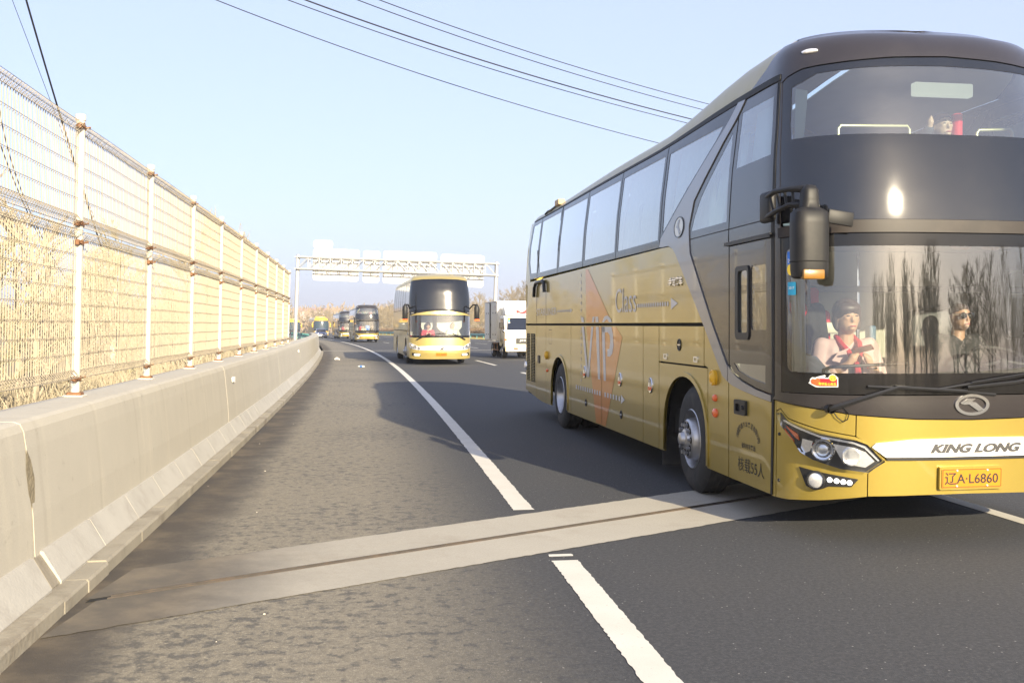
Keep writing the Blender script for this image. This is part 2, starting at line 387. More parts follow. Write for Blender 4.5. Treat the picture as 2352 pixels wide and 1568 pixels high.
def sweep(name, prof, y0, y1, mat, parent, step=.8, smooth=False):
    ys = frange(y0, y1, step); v = []; f = []; uv = []; n = len(prof); cum = [0]
    for i in range(n - 1): cum.append(cum[-1] + math.hypot(prof[i + 1][0] - prof[i][0], prof[i + 1][1] - prof[i][1]))
    for y in ys:
        for i, (o, z) in enumerate(prof): v.append(rp(o, y, z) - (parent.location if parent else Vector())); uv.append((y, cum[i]))
    for j in range(len(ys) - 1):
        for i in range(n - 1): f.append((j * n + i, (j + 1) * n + i, (j + 1) * n + i + 1, j * n + i + 1))
    f.append(tuple(range(n))); f.append(tuple((len(ys) - 1) * n + i for i in reversed(range(n))))
    me = bpy.data.meshes.new(name); me.from_pydata(v, [], f); l = me.uv_layers.new(name='UVMap')
    for p in me.polygons:
        for li in p.loop_indices: l.data[li].uv = uv[me.loops[li].vertex_index]
    me.update(); return link(name, me, mat, parent)
PROF = [(KF - .25, 0.05), (KF - .25, .24), (KF - .262, .5), (KF - .30, .90), (KF - .315, 1.0), (KF - .335, 1.045), (KF - .37, 1.06), (KF - .74, 1.06), (KF - .78, 1.03), (KF - .80, -.6)]
joints = [-8, 0, 6.38, 14.5, 23.2, 32, 41, 50, 59, 68, 77, 86, 99]
for a, b in zip(joints[:-1], joints[1:]):
    sweep('wall_section', PROF, a + .012, b - .012, wallm, wall)
    sweep('joint_filler', [(o - .004 if i < 7 else o, z - (.004 if i > 4 else 0)) for i, (o, z) in enumerate(PROF)], b - .013, b + .013, mortar, wall)
# sloping slabs
y = 1.3; k = 0
while y < 62:
    L_ = 1.0
    if abs(y - 6.47) < .5 and k and not wall.get('gap'):
        wall['gap'] = 1
        sweep('broken_mortar_patch', [(KF - .136, .03), (KF - .138, .09), (KF - .245, .255), (KF - .262, .27), (KF - .262, .03)], y - .006, y + .176, kerbm, wall, .1); y += .17
    dz = random.uniform(-.002, .002)
    sweep('kerb_slab', [(KF - .135, .03), (KF - .128, .095 + dz), (KF - .232, .275 + dz), (KF - .262, .28 + dz), (KF - .262, .03)], y + .005, y + L_ - .005, slabm, wall, .5)
    sweep('slab_joint', [(KF - .137, .03), (KF - .1305, .0955), (KF - .2335, .2735), (KF - .262, .278), (KF - .262, .03)], y + L_ - .006, y + L_ + .006, mortar, wall, .1)
    y += L_; k += 1
y = 1.2; k = 0
while y < 62:
    L_ = .98; dz = random.uniform(-.002, .002); do = random.uniform(-.003, .003)
    broken = 5.65 < y < 6.75
    if broken: L_ = .46; dz -= .01; do += random.uniform(-.012, .012)
    sweep('kerb_stone', [(KF + do, -.02), (KF + do, .075 + dz), (KF - .012 + do, .09 + dz), (KF - .14 + do, .09 + dz), (KF - .14 + do, -.02)], y + .0015, y + L_ - .0015 - (.003 if broken else 0), kerbm, wall, .5)
    y += L_; k += 1
# a torn patch and small fittings on the wall
def wallpt(y, z): 
    t = (z - .24) / .8; return rp(KF - .25 - .06 * t, y, z)
sc = MB(); pts = [(6.37, .90), (6.43, .83), (6.47, .72), (6.45, .60), (6.40, .52), (6.35, .64), (6.34, .78)]
sc.v = [wallpt(a, z) + Vector((.006, 0, 0)) - wall.location for a, z in pts]; sc.f = [tuple(range(7))]
sc.build('spalled_patch', pm('spalled_concrete', (.22, .185, .12), .95, 0, .4, 15, bump=.6, bscale=40), wall)
for yy in (15.2, 31.0):
    m_ = MB(); c = wallpt(yy, .82) - wall.location; m_.prism([(-.05, -.02), (.05, -.035), (.05, .05), (-.05, .04)], 0, .03, lambda a, b, h: (c.x + h, c.y + a, c.z + b)); m_.build('marker_plate', white, wall)

# ------------------------------------------------------------------ white wire mesh fence on the wall
fwire = pm('cream_wire_paint', (.315, .27, .20), .6, 0, .08, 8)
fwhite = pm('cream_white_fence_paint', (.58, .55, .47), .5, 0, .05, 8, dirt=(.62, .52, .36, .35), dscale=3)
rust = pm('rusty_clamp', (.20, .10, .05), .8, .1, .4, 30)
FO = -3.66; fence = empty('mesh_fence', rp(FO, 8.05, 1.06)); tag(fence, 'cream white wire mesh fence in two tiers on top of the concrete wall', 'fence')
NP = 11; PY = [8.53 - 2.55 + 2.55 * i for i in range(NP)]
PP = [rp(FO, y, 1.06) for y in PY]
LEAN = R(1.2)
post = MB(); post.lathe([(-.01, .034), (2.19, .034), (2.19, .041), (2.235, .041), (2.24, .03), (2.24, 0)], 14, 'Z')
post.bbox((0, 0, .006), (.15, .15, .012), .003, 1)
post_me = post.mesh('post', True, 30); post_me.materials.append(fwhite)
clampm = MB()
for z in (2.14, 1.37, 1.22, .14):
    for s_ in (-1, 1):
        clampm.bbox((.012, s_ * .055, z), (.03, .05, .045), .006, 1); clampm.path([(.01, s_ * .06, z), (.055, s_ * .085, z + .012)], .008, 5)
    clampm.lathe([(z - .016, .037), (z + .016, .037)], 12, 'Z')
clampm.bbox((0, 0, .02), (.11, .11, .03), .008, 1)
clamp_me = clampm.mesh('clamp'); clamp_me.materials.append(rust)
def wire_panel(L_, h, hs):
    m = MB(); r = .0034; n = int(L_ / .052)
    for i in range(n + 1):
        t = .05 + (L_ - .1) * i / n; j = random.uniform(-.002, .002)
        q = [(0, .085), (.05, .03), (-.035, .012), (0, .085), (0, h - .085), (.05, h - .03), (-.035, h - .012), (0, h - .085)]
        m.path([(a + j, t, z) for a, z in q], r * 1.2, 3, cap=False)
    for z, a in [(.085, 0), (.03, .05), (.012, -.035), (h - .085, 0), (h - .03, .05), (h - .012, -.035)] + [(z, .004) for z in hs]:
        m.path([(a + .005, .05 + (L_ - .1) * k / 6, z + (.004 * math.sin(k)) ) for k in range(7)], r * .65, 3, cap=False)
    return m
LB = (PP[1] - PP[0]).length
lo_me = wire_panel(LB, 1.215, [.085 + 1.045 * i / 8 for i in range(1, 8)]).mesh('lower_mesh_panel'); lo_me.materials.append(fwire)
up_me = wire_panel(LB, .825, [.085 + .655 * i / 5 for i in range(1, 5)]).mesh('upper_mesh_panel'); up_me.materials.append(fwire)
for i in range(NP):
    d = PP[min(i + 1, NP - 1)] - PP[min(i, NP - 2)]; hd = math.atan2(-d.x, d.y)
    rot = Matrix.Rotation(LEAN, 4, 'Y') @ Matrix.Rotation(hd, 4, 'Z') 
    for nm, me in (('post', post_me), ('clamp', clamp_me)):
        o = link(nm, me, None, fence); o.matrix_local = Matrix.Translation(PP[i] - fence.location) @ rot
        if nm == 'clamp': o['kind'] = 'stuff'
    if i < NP - 1:
        for nm, me, z in (('lower_mesh_panel', lo_me, .12), ('upper_mesh_panel', up_me, 1.345)):
            o = link(nm, me, None, fence); o['kind'] = 'stuff'
            o.matrix_local = Matrix.Translation(PP[i] - fence.location) @ rot @ Matrix.Rotation(math.atan2(d.z, LB), 4, 'X') @ Matrix.Translation((0, 0, z))

# ------------------------------------------------------------------ sign gantry, seen from behind
galv = pm('galvanised_steel', (.50, .50, .49), .45, .5, .12, 4)
signback = pm('aluminium_sign_back', (.74, .735, .71), .5, .15, .05, 2)
gx0, gy0 = -24.75, 115.; GL = 22.6
gan = empty('sign_gantry', (gx0, gy0, -2.2)); gan.rotation_euler = (0, R(2.), 0); tag(gan, 'grey steel lattice gantry spanning the whole road, four sign boards on it', 'gantry')
def gp(x, y, z): return (x, y, z + 2.2 + 0)
for x in (0, GL):
    m = MB(); m.lathe([(0, .24), (11.75 if x == 0 else 11.7, .21), (11.8, .12), (11.82, 0)], 16, 'Z', (x, 0, 0)); m.build('gantry_post', galv, gan, True)
    for z in (7.97, 9.3): MB().bbox((x, 0, z + 2.2), (.62, .7, .16), .02, 1).build('bracket', galv, gan)
for yy in (-.5, .5):
    for z in (7.97, 9.3): MB().path([gp(0, yy, z), gp(GL, yy, z)], .105, 8).build('chord', galv, gan, True)
nb = 18
for yy in (-.5, .5):
    for i in range(nb + 1):
        x = GL * i / nb
        MB().path([gp(x, yy, 7.97), gp(x, yy, 9.3)], .06, 6).build('strut', galv, gan)
        if i < nb:
            x2 = GL * (i + 1) / nb
            MB().path([gp(x, yy, 7.97 if i < nb / 2 else 9.3), gp(x2, yy, 9.3 if i < nb / 2 else 7.97)], .05, 6).build('diagonal', galv, gan)
for i in range(nb + 1):
    x = GL * i / nb; MB().path([gp(x, -.5, 9.3), gp(x, .5, 9.3)], .04, 5).build('cross_bar', galv, gan)
for nm, polys in (('L-shaped', [(1.56, 6.84, 6.78, 10.4), (1.56, 3.75, 10.44, 11.35)]), ('narrow', [(7.3, 9.2, 6.72, 10.35)]), ('widest', [(9.6, 15.72, 6.72, 10.4)]), ('right-hand', [(16.2, 21.15, 6.6, 10.25)])):
    for x0, x1, z0, z1 in polys:
        r = .28; pts = []
        for cx, cz, a0 in ((x1 - r, z1 - r, 0), (x0 + r, z1 - r, 90), (x0 + r, z0 + r, 180), (x1 - r, z0 + r, 270)):
            for k in range(5): a = R(a0 + 90 * k / 4); pts.append((cx + r * math.cos(a), cz + r * math.sin(a)))
        b = MB().prism(pts, .78, .83, lambda a, c, h: gp(a, h, c)).build('sign_board', signback, gan)
        n = max(2, round((x1 - x0) / 1.05))
        for i in range(n + 1):
            x = x0 + .12 + (x1 - x0 - .24) * i / n
            if z1 - z0 > 1.2: MB().box(gp(x, .72, (z0 + z1) / 2), (.06, .11, z1 - z0 - .3)).build('stiffener', galv, gan)

# ------------------------------------------------------------------ green guard rail beyond the far lanes, and a short one on the left
railm = pm('turquoise_green_rail', (.10, .32, .30), .5, .1, .12, 3)
def guardrail(off, y0, y1, label, flip=1, h=.62):
    root = empty('guard_rail', rp(off, y0)); tag(root, label, 'guard rail')
    w = [(0, 0), (.03, .02), (.075, .05), (.075, .1), (.01, .13), (.01, .18), (.075, .21), (.075, .26), (.03, .29), (0, .31)]
    ys = frange(y0, y1, 4.)
    for a, b in zip(ys[:-1], ys[1:]):
        sweep('beam', [(off - flip * p, h - .18 + q) for p, q in w], a, b - .03, railm, root, 4.)
        c = rp(off + flip * .08, a) - root.location
        MB().lathe([(-.3, .057), (h + .12, .057), (h + .13, 0)], 8, 'Z', (c.x, c.y, c.z)).build('post', railm, root)
guardrail(19.9, 70, 230, 'turquoise green corrugated guard rail beyond the far lanes')
guardrail(-3.6, 101, 165, 'short green guard rail where the concrete wall ends', -1, .75)
# ------------------------------------------------------------------ curved vehicle skins: surface point from (a, z); a = length around the plan outline from the middle of the front
def sstep(t): t = np.clip(t, 0, 1); return t * t * (3 - 2 * t)
class Surf:
    def __init__(s, W=1.275, N=3.0, Y0=-1.70, YF=-2.55, YR=9.47, ZW=None, ZL=None, bump=None, z0=3.4):
        th = np.linspace(0, np.pi / 2, 300)
        x = W * np.sin(th) ** (2 / N); y = Y0 - (Y0 - YF) * np.cos(th) ** (2 / N)
        r = .16; ph = np.linspace(0, np.pi / 2, 12)
        x = np.r_[x, W - r + r * np.cos(ph), 0]; y = np.r_[y, YR - r + r * np.sin(ph), YR]
        s.ox, s.oy = x, y; s.al = np.r_[0, np.cumsum(np.hypot(np.diff(x), np.diff(y)))]
        s.A0 = s.al[299]; s.Y0 = Y0; s.YF = YF; s.YR = YR; s.amax = s.al[-1]; s.W = W; s.z0 = z0
        s.ZW = ZW or ([0, 1.6, 2.45, 2.95, 3.45, 3.55, 3.65, 3.74, 3.81, 3.86], [1, 1, 1, .975, .925, .91, .885, .84, .73, 0])
        s.ZL = ZL or ([0, 1.0, 1.5, 2.3, 2.42, 2.6, 2.8, 3.0, 3.2, 3.4, 3.6, 3.72, 3.80, 3.84, 3.86], [0.04, 0, .012, .045, .053, .073, .104, .142, .186, .235, .31, .40, .54, .80, 1.2])
        s.bump = bump or (lambda y: .165 - .20 * sstep((y + 1.2) / 2.8) - .07 * sstep((y - 3) / 5))
        # smoothed lookup tables
        zz = np.linspace(0, s.ZW[0][-1], 800); k = np.ones(25) / 25
        def smooth(t):
            q = np.interp(zz, *t); p = np.r_[[q[0]] * 12, q, [q[-1]] * 12]; o = np.convolve(p, k, 'valid'); m = zz > zz[-1] - .06; o[m] = q[m]; return o
        s.zz = zz; s.wz = smooth(s.ZW); s.lz = smooth(s.ZL)
    def L(s, y): return s.A0 + (y - s.Y0)          # a of a point y on the flat side
    def P(s, a, z):
        a = np.asarray(a, float); z = np.asarray(z, float); q = np.abs(a); sg = -np.sign(a)
        x = np.interp(q, s.al, s.ox) * sg; y = np.interp(q, s.al, s.oy)
        w = sstep((-1.0 - y) / (-1.0 - s.YF))
        return np.stack([x * np.interp(z, s.zz, s.wz), y + np.interp(z, s.zz, s.lz) * w, z + s.bump(y) * sstep((z - s.z0) / .42)], -1)
    def PN(s, a, z, off=0.):
        e = .004; a = np.asarray(a, float); z = np.asarray(z, float)
        zt = s.zz[-1]; zc = np.minimum(z, zt - e)
        da = s.P(a + e, zc) - s.P(a - e, zc); dz = s.P(a, zc + e) - s.P(a, zc - e)
        n = np.cross(dz, da); n /= np.linalg.norm(n, axis=-1, keepdims=True) + 1e-12
        return s.P(a, z) + n * off, n
def cut2d(verts, faces, sa, sz, far=.55):
    bm = bmesh.new(); bv = [bm.verts.new((x, y, 0)) for x, y in verts]
    for f in faces:
        try: bm.faces.new([bv[i] for i in f])
        except ValueError: pass
    xs = [x for x, y in verts]; ys = [y for x, y in verts]
    al = np.arange(-2.1, 2.1, sa); al = list(al) + list(np.arange(2.1, 14.5, far)) + list(-np.arange(2.1, 14.5, far))
    zl = list(np.arange(.3, 3.42, sz)) + list(np.arange(3.42, 3.86, .03))
    for lines, lo, hi, ax in ((al, min(xs), max(xs), 0), (zl, min(ys), max(ys), 1)):
        for q in lines:
            if lo + .004 < q < hi - .004:
                co = (q, 0, 0) if ax == 0 else (0, q, 0); no = (1, 0, 0) if ax == 0 else (0, 1, 0)
                bmesh.ops.bisect_plane(bm, geom=bm.verts[:] + bm.edges[:] + bm.faces[:], dist=1e-5, plane_co=co, plane_no=no)
    return bm
def skin_mesh(name, bm, S, off, th, taper=0.):
    bm.verts.index_update(); bm.verts.ensure_lookup_table()
    V = np.array([v.co[:2] for v in bm.verts]).reshape(-1, 2); n = len(V)
    P, Nn = S.PN(V[:, 0], V[:, 1], off)
    F = [[v.index for v in f.verts] for f in bm.faces]
    s = 0
    for f in F[:40]:
        a, b, c = P[f[0]], P[f[1]], P[f[2]]; s += np.dot(np.cross(b - a, c - a), Nn[f[0]])
    if s < 0: F = [f[::-1] for f in F]
    vs = [tuple(p) for p in P]; nor = [tuple(q) for q in Nn]; sm = [True] * len(F)
    if th:
        emap = set()
        for f in F:
            for i in range(len(f)): emap.add((f[i], f[(i + 1) % len(f)]))
        bd = [e for e in emap if (e[1], e[0]) not in emap]
        ids = {}
        for e in bd:
            for i in e:
                if i not in ids:
                    ids[i] = len(vs); vs.append(tuple(P[i])); vs.append(tuple(P[i] - Nn[i] * th)); nor += [(0, 0, 0)] * 2
        for a, b in bd:
            F.append([ids[b], ids[a], ids[a] + 1, ids[b] + 1]); sm.append(False)
    me = bpy.data.meshes.new(name); me.from_pydata(vs, [], F); me.polygons.foreach_set('use_smooth', sm)
    me.update()
    try: me.normals_split_custom_set_from_vertices(nor)
    except Exception: pass
    bm.free(); return me
def panel(name, outer, mat, parent, S, holes=(), off=0., th=.02, sa=.06, sz=.15, mirror=False):
    loops = [outer] + list(holes)
    if mirror: loops = [[(-a, z) for a, z in l] for l in loops]
    flat = [p for l in loops for p in l]
    tr = tessellate_polygon([[Vector((a, z, 0)) for a, z in l] for l in loops])
    return link(name, skin_mesh(name, cut2d(flat, tr, sa, sz), S, off, th), mat, parent)
TXT = {}
def text2d(body, bold=0., shear=0.):
    k = (body, bold, shear)
    if k in TXT: return TXT[k]
    c = bpy.data.curves.new('t', 'FONT'); c.body = body; c.offset = bold; c.shear = shear; c.resolution_u = 4
    o = bpy.data.objects.new('t', c); COL.objects.link(o); dg = bpy.context.evaluated_depsgraph_get(); dg.update()
    me = bpy.data.meshes.new_from_object(o.evaluated_get(dg)); bpy.data.objects.remove(o); bpy.data.curves.remove(c)
    v = np.array([q.co[:2] for q in me.vertices]); f = [list(p.vertices) for p in me.polygons]; bpy.data.meshes.remove(me)
    v = (v - v.min(0)) / (v.max(0) - v.min(0)); TXT[k] = (v, f); return TXT[k]
def decal(name, v, f, mp, mat, parent, S, off=.003, th=0., cut=False):
    """v: unit-square points mapped by mp(u, w) -> (a, z)"""
    pts = [mp(u, w) for u, w in v]
    if cut: bm = cut2d(pts, f, .05, .3)
    else:
        bm = bmesh.new(); bv = [bm.verts.new((a, z, 0)) for a, z in pts]
        for q in f:
            try: bm.faces.new([bv[i] for i in q])
            except ValueError: pass
    return link(name, skin_mesh(name, bm, S, off, th), mat, parent)
def lettering(name, body, aL, zB, w, h, mat, parent, S, off=.003, th=0., bold=0., shear=0., slope=0.):
    v, f = text2d(body, bold, shear)
    return decal(name, v, f, lambda u, q: (aL - u * w, zB + q * h + slope * u), mat, parent, S, off, th)
def ell(cx, cy, rx, ry, n=28, a0=0, a1=360):
    return [(cx + rx * math.cos(R(a0 + (a1 - a0) * i / n)), cy + ry * math.sin(R(a0 + (a1 - a0) * i / n))) for i in range(n)]
def rrect(a0, z0, a1, z1, r=.03, n=4):
    p = []
    if a0 > a1: a0, a1 = a1, a0
    for cx, cy, s in ((a1 - r, z1 - r, 0), (a0 + r, z1 - r, 90), (a0 + r, z0 + r, 180), (a1 - r, z0 + r, 270)):
        for k in range(n + 1): t = R(s + 90 * k / n); p.append((cx + r * math.cos(t), cy + r * math.sin(t)))
    return p
def obb(S, a, z, off=0.):
    """a frame on the skin: origin, tangent to image-right, normal, up"""
    p, n = S.PN(np.array([a]), np.array([z]), off); p = Vector(p[0]); n = Vector(n[0])
    p2 = Vector(S.P(np.array([a - .01]), np.array([z]))[0]); t = (p2 - Vector(S.P(np.array([a]), np.array([z]))[0])).normalized(); u = t.cross(n); 
    if u.z < 0: u = -u
    return p, t, n, u
def disc(name, S, a, z, r, prof, mat, parent, sq=1., n=20):
    """a turned fitting standing on the skin: prof = (height along normal, radius)"""
    p, t, nn, u = obb(S, a, z); m = MB(); v = []; f = []
    for h, rr in prof:
        for j in range(n):
            c = 2 * math.pi * j / n; v.append(p + nn * h + t * (rr * r * math.cos(c)) + u * (rr * r * sq * math.sin(c)))
    for i in range(len(prof) - 1):
        for j in range(n): f.append((i * n + j, i * n + (j + 1) % n, (i + 1) * n + (j + 1) % n, (i + 1) * n + j))
    f.append(tuple((len(prof) - 1) * n + j for j in range(n)))
    m.add(v, f); return m.build(name, mat, parent, True, 35)
def wheel(parent, x, y, r, w, side, kind='front', steer=0.):
    """a wheel with its rim; side -1 = image-left"""
    m = MB(); rr = r * .56
    m.lathe([(-w / 2, rr), (-w / 2, rr + .02), (-w / 2 - .012, r * .78), (-w / 2 + .012, r * .93), (-w / 2 + .03, r * .965), (-w * .32, r), (w * .32, r), (w / 2 - .02, r * .96), (w / 2, r * .8), (w / 2, rr)], 56)
    for k in range(4):                                  # tread grooves as raised ribs
        q = -w * .3 + k * w * .2; m.lathe([(q - .018, r + .0005), (q - .014, r + .006), (q + .014, r + .006), (q + .018, r + .0005)], 56)
    t = m.build('wheel', rubber, parent, True, 30); t.location = (x, y, r); 
    t.rotation_euler = (0, 0, (math.pi if side > 0 else 0) + steer)
    d = MB(); o = -w / 2
    if kind == 'front':
        d.lathe([(o + .004, rr + .004), (o - .006, rr - .008), (o + .02, rr - .022), (o + .10, rr - .035), (o + .105, rr * .74), (o - .0, rr * .70), (o - .035, rr * .66), (o - .05, rr * .6), (o - .05, rr * .36), (o - .075, rr * .33), (o - .085, rr * .24), (o - .12, rr * .2), (o - .13, rr * .12), (o - .13, 0)], 48)
    else:
        d.lathe([(o + .004, rr + .004), (o - .006, rr - .008), (o + .02, rr - .022), (o + .14, rr - .045), (o + .15, rr * .6), (o + .13, rr * .5), (o + .13, rr * .3), (o + .06, rr * .26), (o + .05, 0)], 48)
    dd = d.build('rim', rimm, t, True, 30)
    nut = MB(); hol = MB()
    for k in range(10):
        a = 2 * math.pi * k / 10; R0 = rr * .48; hx = o - .05 if kind == 'front' else o + .13
        nut.path([(hx + .01, R0 * math.cos(a), R0 * math.sin(a)), (hx - .04, R0 * math.cos(a), R0 * math.sin(a))], .018, 6)
        hol.path([(hx - .002, (R0) * math.cos(a), (R0) * math.sin(a)), (hx - .004, R0 * math.cos(a), R0 * math.sin(a))], .032, 10)
    for k in range(10):
        a = 2 * math.pi * (k + .5) / 10; R0 = rr * .84; q = o + (.098 if kind == 'front' else .142)
        hol.path([(q, R0 * math.cos(a), R0 * math.sin(a)), (q - .004, R0 * math.cos(a), R0 * math.sin(a))], .03, 10)
    a = nut.build('wheel_nuts', rimm, t); a['kind'] = 'stuff'
    a = hol.build('wheel_openings', inner, t); a['kind'] = 'stuff'
    return t
# ------------------------------------------------------------------ the near coach
S1 = Surf()
def Y(pts): return [(S1.L(y), z) for y, z in pts]
def arch(cy, rx, top, z0=.3, n=20, flip=False):
    """points over a wheel arch from the rear foot to the front foot (y decreasing)"""
    h = top - .52; out = [(cy + rx, z0)]
    for i in range(n + 1):
        t = math.pi * i / n; out.append((cy + rx * math.cos(t), .52 + h * math.sin(t) ** .85))
    out.append((cy - rx, z0)); return out
AF = (.205, .645, 1.115); AR = (6.265, .615, 1.115)
coach = empty('coach', (3.003, 10.03, 0), math.atan2(.159, .987))
tag(coach, 'large gold coach with dark brown front filling the right side, nearest to the camera', 'coach')
SK = .30; B0, B1 = 1.612, 1.648
REARG = [(8.85, 2.407), (9.12, 2.75), (9.16, 3.0), (9.08, 3.40), (8.98, 3.535)]
GOLDTOP = [(.95, 2.44), (.70, 2.437), (.56, 2.40), (.455, 2.335), (-.33, B1)]
def side_panels(side):
    mir = side < 0; K = dict(mirror=mir)
    def pn(name, pts, mat, off=0., th=.02, holes=(), **k): return panel(name, Y(pts), mat, coach, S1, [Y(h) for h in holes], off, th, mirror=mir, **k)
    # dark core behind the seams
    core = [(9.2, SK + .06)] + [(AR[0] + AR[1] + .02, SK + .06)] + [(a, z + .02) for a, z in arch(AR[0], AR[1] + .01, AR[2] + .01)][1:-1] + [(AR[0] - AR[1] - .02, SK + .06), (AF[0] + AF[1] + .02, SK + .06)] \
        + [(a, z + .02) for a, z in arch(AF[0], AF[1] + .01, AF[2] + .01)][1:-1] + [(AF[0] - AF[1] - .02, SK + .06), (-.95, SK + .06), (-.95, 2.40), (9.2, 2.40)]
    pn('body_core', core, inner, -.03, 0)
    pn('rear_side_panel', [(9.30, .42), (9.30, B0), (8.215, B0), (8.215, .335)], gold)
    pn('service_door', [(8.20, .33), (8.20, B0), (7.36, B0), (7.36, .30), (7.6, .30)], gold)
    pn('wheel_arch_panel', [(7.345, .30), (7.345, B0), (5.415, B0), (5.415, SK)] + arch(*AR)[::-1], gold)
    pn('luggage_door', [(5.40, SK), (5.40, B0), (3.54, B0), (3.54, SK)], gold)
    pn('luggage_door', [(3.525, SK), (3.525, B0), (1.64, B0), (1.64, SK)], gold)
    pn('luggage_door', [(1.625, SK), (1.625, B0), (1.045, B0), (1.045, SK)], gold)
    pn('hatch', [(1.03, 1.240), (1.03, B0), (-.35, B0), (-.35, 1.240)], gold)
    pn('wheel_arch_panel', [(1.03, SK), (1.03, 1.222), (-.35, 1.222), (-.452, 1.222), (-.452, SK)] + arch(*AF)[::-1], gold)
    pn('side_panel', [(-.466, SK), (-.466, 1.23), (-.365, 1.25), (-.365, 1.60), (-.85, 1.172), (-.972, 1.125), (-.972, .297)], gold)
    for (cy, rx, top) in (AF, AR):                       # rolled lips of the wheel arches
        o = arch(cy, rx, top, SK + .02); i_ = arch(cy, rx + .045, top + .045, SK + .02)
        pn('arch_lip', i_ + o[::-1], gold, .014, .03)
    up = [(9.30, B1), (9.36, 2.3), (9.36, 3.55)] + REARG[::-1] + GOLDTOP
    pn('upper_side_panel', up, gold)
    # silver sweep
    l_ = [(-.94, 3.541), (-.20, 3.161), (.97, 2.538), (1.0, 2.452), (.94, 2.447), (.69, 2.445), (.55, 2.406), (.445, 2.338), (-.35, 1.64), (-.85, 1.178), (-.974, 1.131)]
    r_ = [(-.974, 1.255), (-.60, 1.624), (-.25, 2.016), (.02, 2.32), (.06, 2.519), (.07, 2.586), (-.03, 2.823), (-.68, 3.277), (-1.11, 3.535)]
    pn('silver_stripe', l_ + r_, silver, .012, .03)
    pn('silver_stripe', [(-.988, 1.128), (-1.10, 1.10), (-1.30, 1.075), (-1.6, 1.045), (-1.89, 1.022), (-1.89, 1.072), (-1.6, 1.10), (-1.30, 1.15), (-1.12, 1.20), (-.988, 1.27)], silver, .012, .02)
    # window band
    wy = [1.01, 2.82, 4.62, 6.40, 8.16]
    band = [(8.83, 2.452), (.99, 2.452), (.96, 2.545), (-.21, 3.168), (-.93, 3.535)] + REARG[::-1][:-1]
    hole = []; top = 3.44
    hole.append([(.93, 2.60), (-.48, 3.34), (-.62, top), (.93, top)])
    for a, b in zip(wy[:-1], wy[1:]): hole.append([(b - .075, 2.535), (a + .075, 2.535), (a + .075, top), (b - .075, top)])
    hole.append([(8.80, 2.56), (8.235, 2.545), (8.235, top), (8.92, top), (9.02, 3.1), (8.97, 2.75)])
    pn('window_surround', band, bandm, .006, .03, hole)
    for h in hole:
        pn('window_pane', h, sideglass, .002, 0)
    if side > 0:
        for h in hole:
            ys = [p[0] for p in h]; zs = [p[1] for p in h]; y0, y1 = min(ys) - .02, max(ys) + .02; n = int((y1 - y0) / .03); v = []; f = []
            ph = random.uniform(0, 6); sag = random.uniform(.0, .05)
            for i in range(n + 1):
                yy = y0 + (y1 - y0) * i / n
                for z in (2.5, 2.8, 3.1, 3.5):
                    p = S1.PN(np.array([S1.L(yy)]), np.array([z]), -.09 - .022 * math.sin(yy * 34 + ph + .6 * math.sin(yy * 5)) - sag * (z - 2.5))[0][0]; v.append(tuple(p))
            for i in range(n):
                for k in range(3): f.append((i * 4 + k, i * 4 + k + 1, i * 4 + 5 + k, i * 4 + 4 + k))
            m = MB(); m.add(v, f); m.build('curtain', curtm, coach, True, None)
    for w in wy: pn('window_seam', [(w + .006, 2.452), (w - .006, 2.452), (w - .006, 3.53), (w + .006, 3.53)], rubberseal, .008, .006)
    pn('roof_gutter_trim', [(9.0, 3.537), (-1.98, 3.537), (-1.98, 3.572), (9.0, 3.572)], rubberseal, .012, .02)
    # dark front quarter with its panes
    q = [(-.985, 2.33), (-.985, 1.275), (-.615, 1.627), (-.265, 2.02), (.005, 2.32), (.045, 2.519), (.055, 2.586), (-.045, 2.82), (-.69, 3.272), (-1.12, 3.533), (-1.93, 3.533), (-1.93, 2.335)]
    h1 = [(-.885, 3.33), (-.915, 2.535), (.02, 2.535), (-.05, 2.66), (-.20, 2.83), (-.60, 3.12)]
    h2 = [(-1.06, 3.46), (-1.06, 2.98), (-1.87, 2.985), (-1.86, 3.46)]
    pn('front_quarter_panel', q, brown, .002, .03, [h1, h2])
    pn('window_pane', h1, sideglass, 0, 0); pn('window_pane', h2, sideglass, 0, 0)
    for h in (h1, h2):
        ys = [p[0] for p in h]; zs = [p[1] for p in h]
        if side > 0: pn('curtain', [(max(ys) + .01, min(zs) - .02), (min(ys) - .01, min(zs) - .02), (min(ys) - .01, max(zs) + .02), (max(ys) + .01, max(zs) + .02)], curtm, -.14, 0)
    pn('panel_seam', [(-.976, 2.33), (-.985, 2.33), (-.985, 3.5), (-.976, 3.5)], rubberseal, .005, .004)
    pn('panel_seam', [(.04, 2.455), (-1.92, 2.462), (-1.92, 2.47), (.04, 2.463)], rubberseal, .005, .004)
    pn('door_rail', [(-.94, 2.315), (-1.93, 2.318), (-1.93, 2.352), (-.94, 2.345)], black, .03, .04)
    # front door
    dw1 = rrect(S1.L(-1.165), 1.52, S1.L(-1.44), 2.11, .04); dw2 = rrect(S1.L(-1.485), 1.585, S1.L(-1.80), 2.115, .03); dw3 = Y([(-1.10, 1.296), (-1.775, 1.302), (-1.77, 1.155), (-1.45, 1.19), (-1.2, 1.235)])
    panel('door_glass', Y([(-1.0, 2.308), (-1.0, 1.283), (-1.12, 1.212), (-1.30, 1.163), (-1.6, 1.112), (-1.885, 1.083), (-1.91, 2.312)]), brown, coach, S1, [dw1, dw2, dw3], .0, .03, mirror=mir)
    for d_, mt in ((dw1, sideglass), (dw2, sideglass), (dw3, sideglass)): panel('door_pane', d_, mt, coach, S1, (), -.006, 0, mirror=mir)
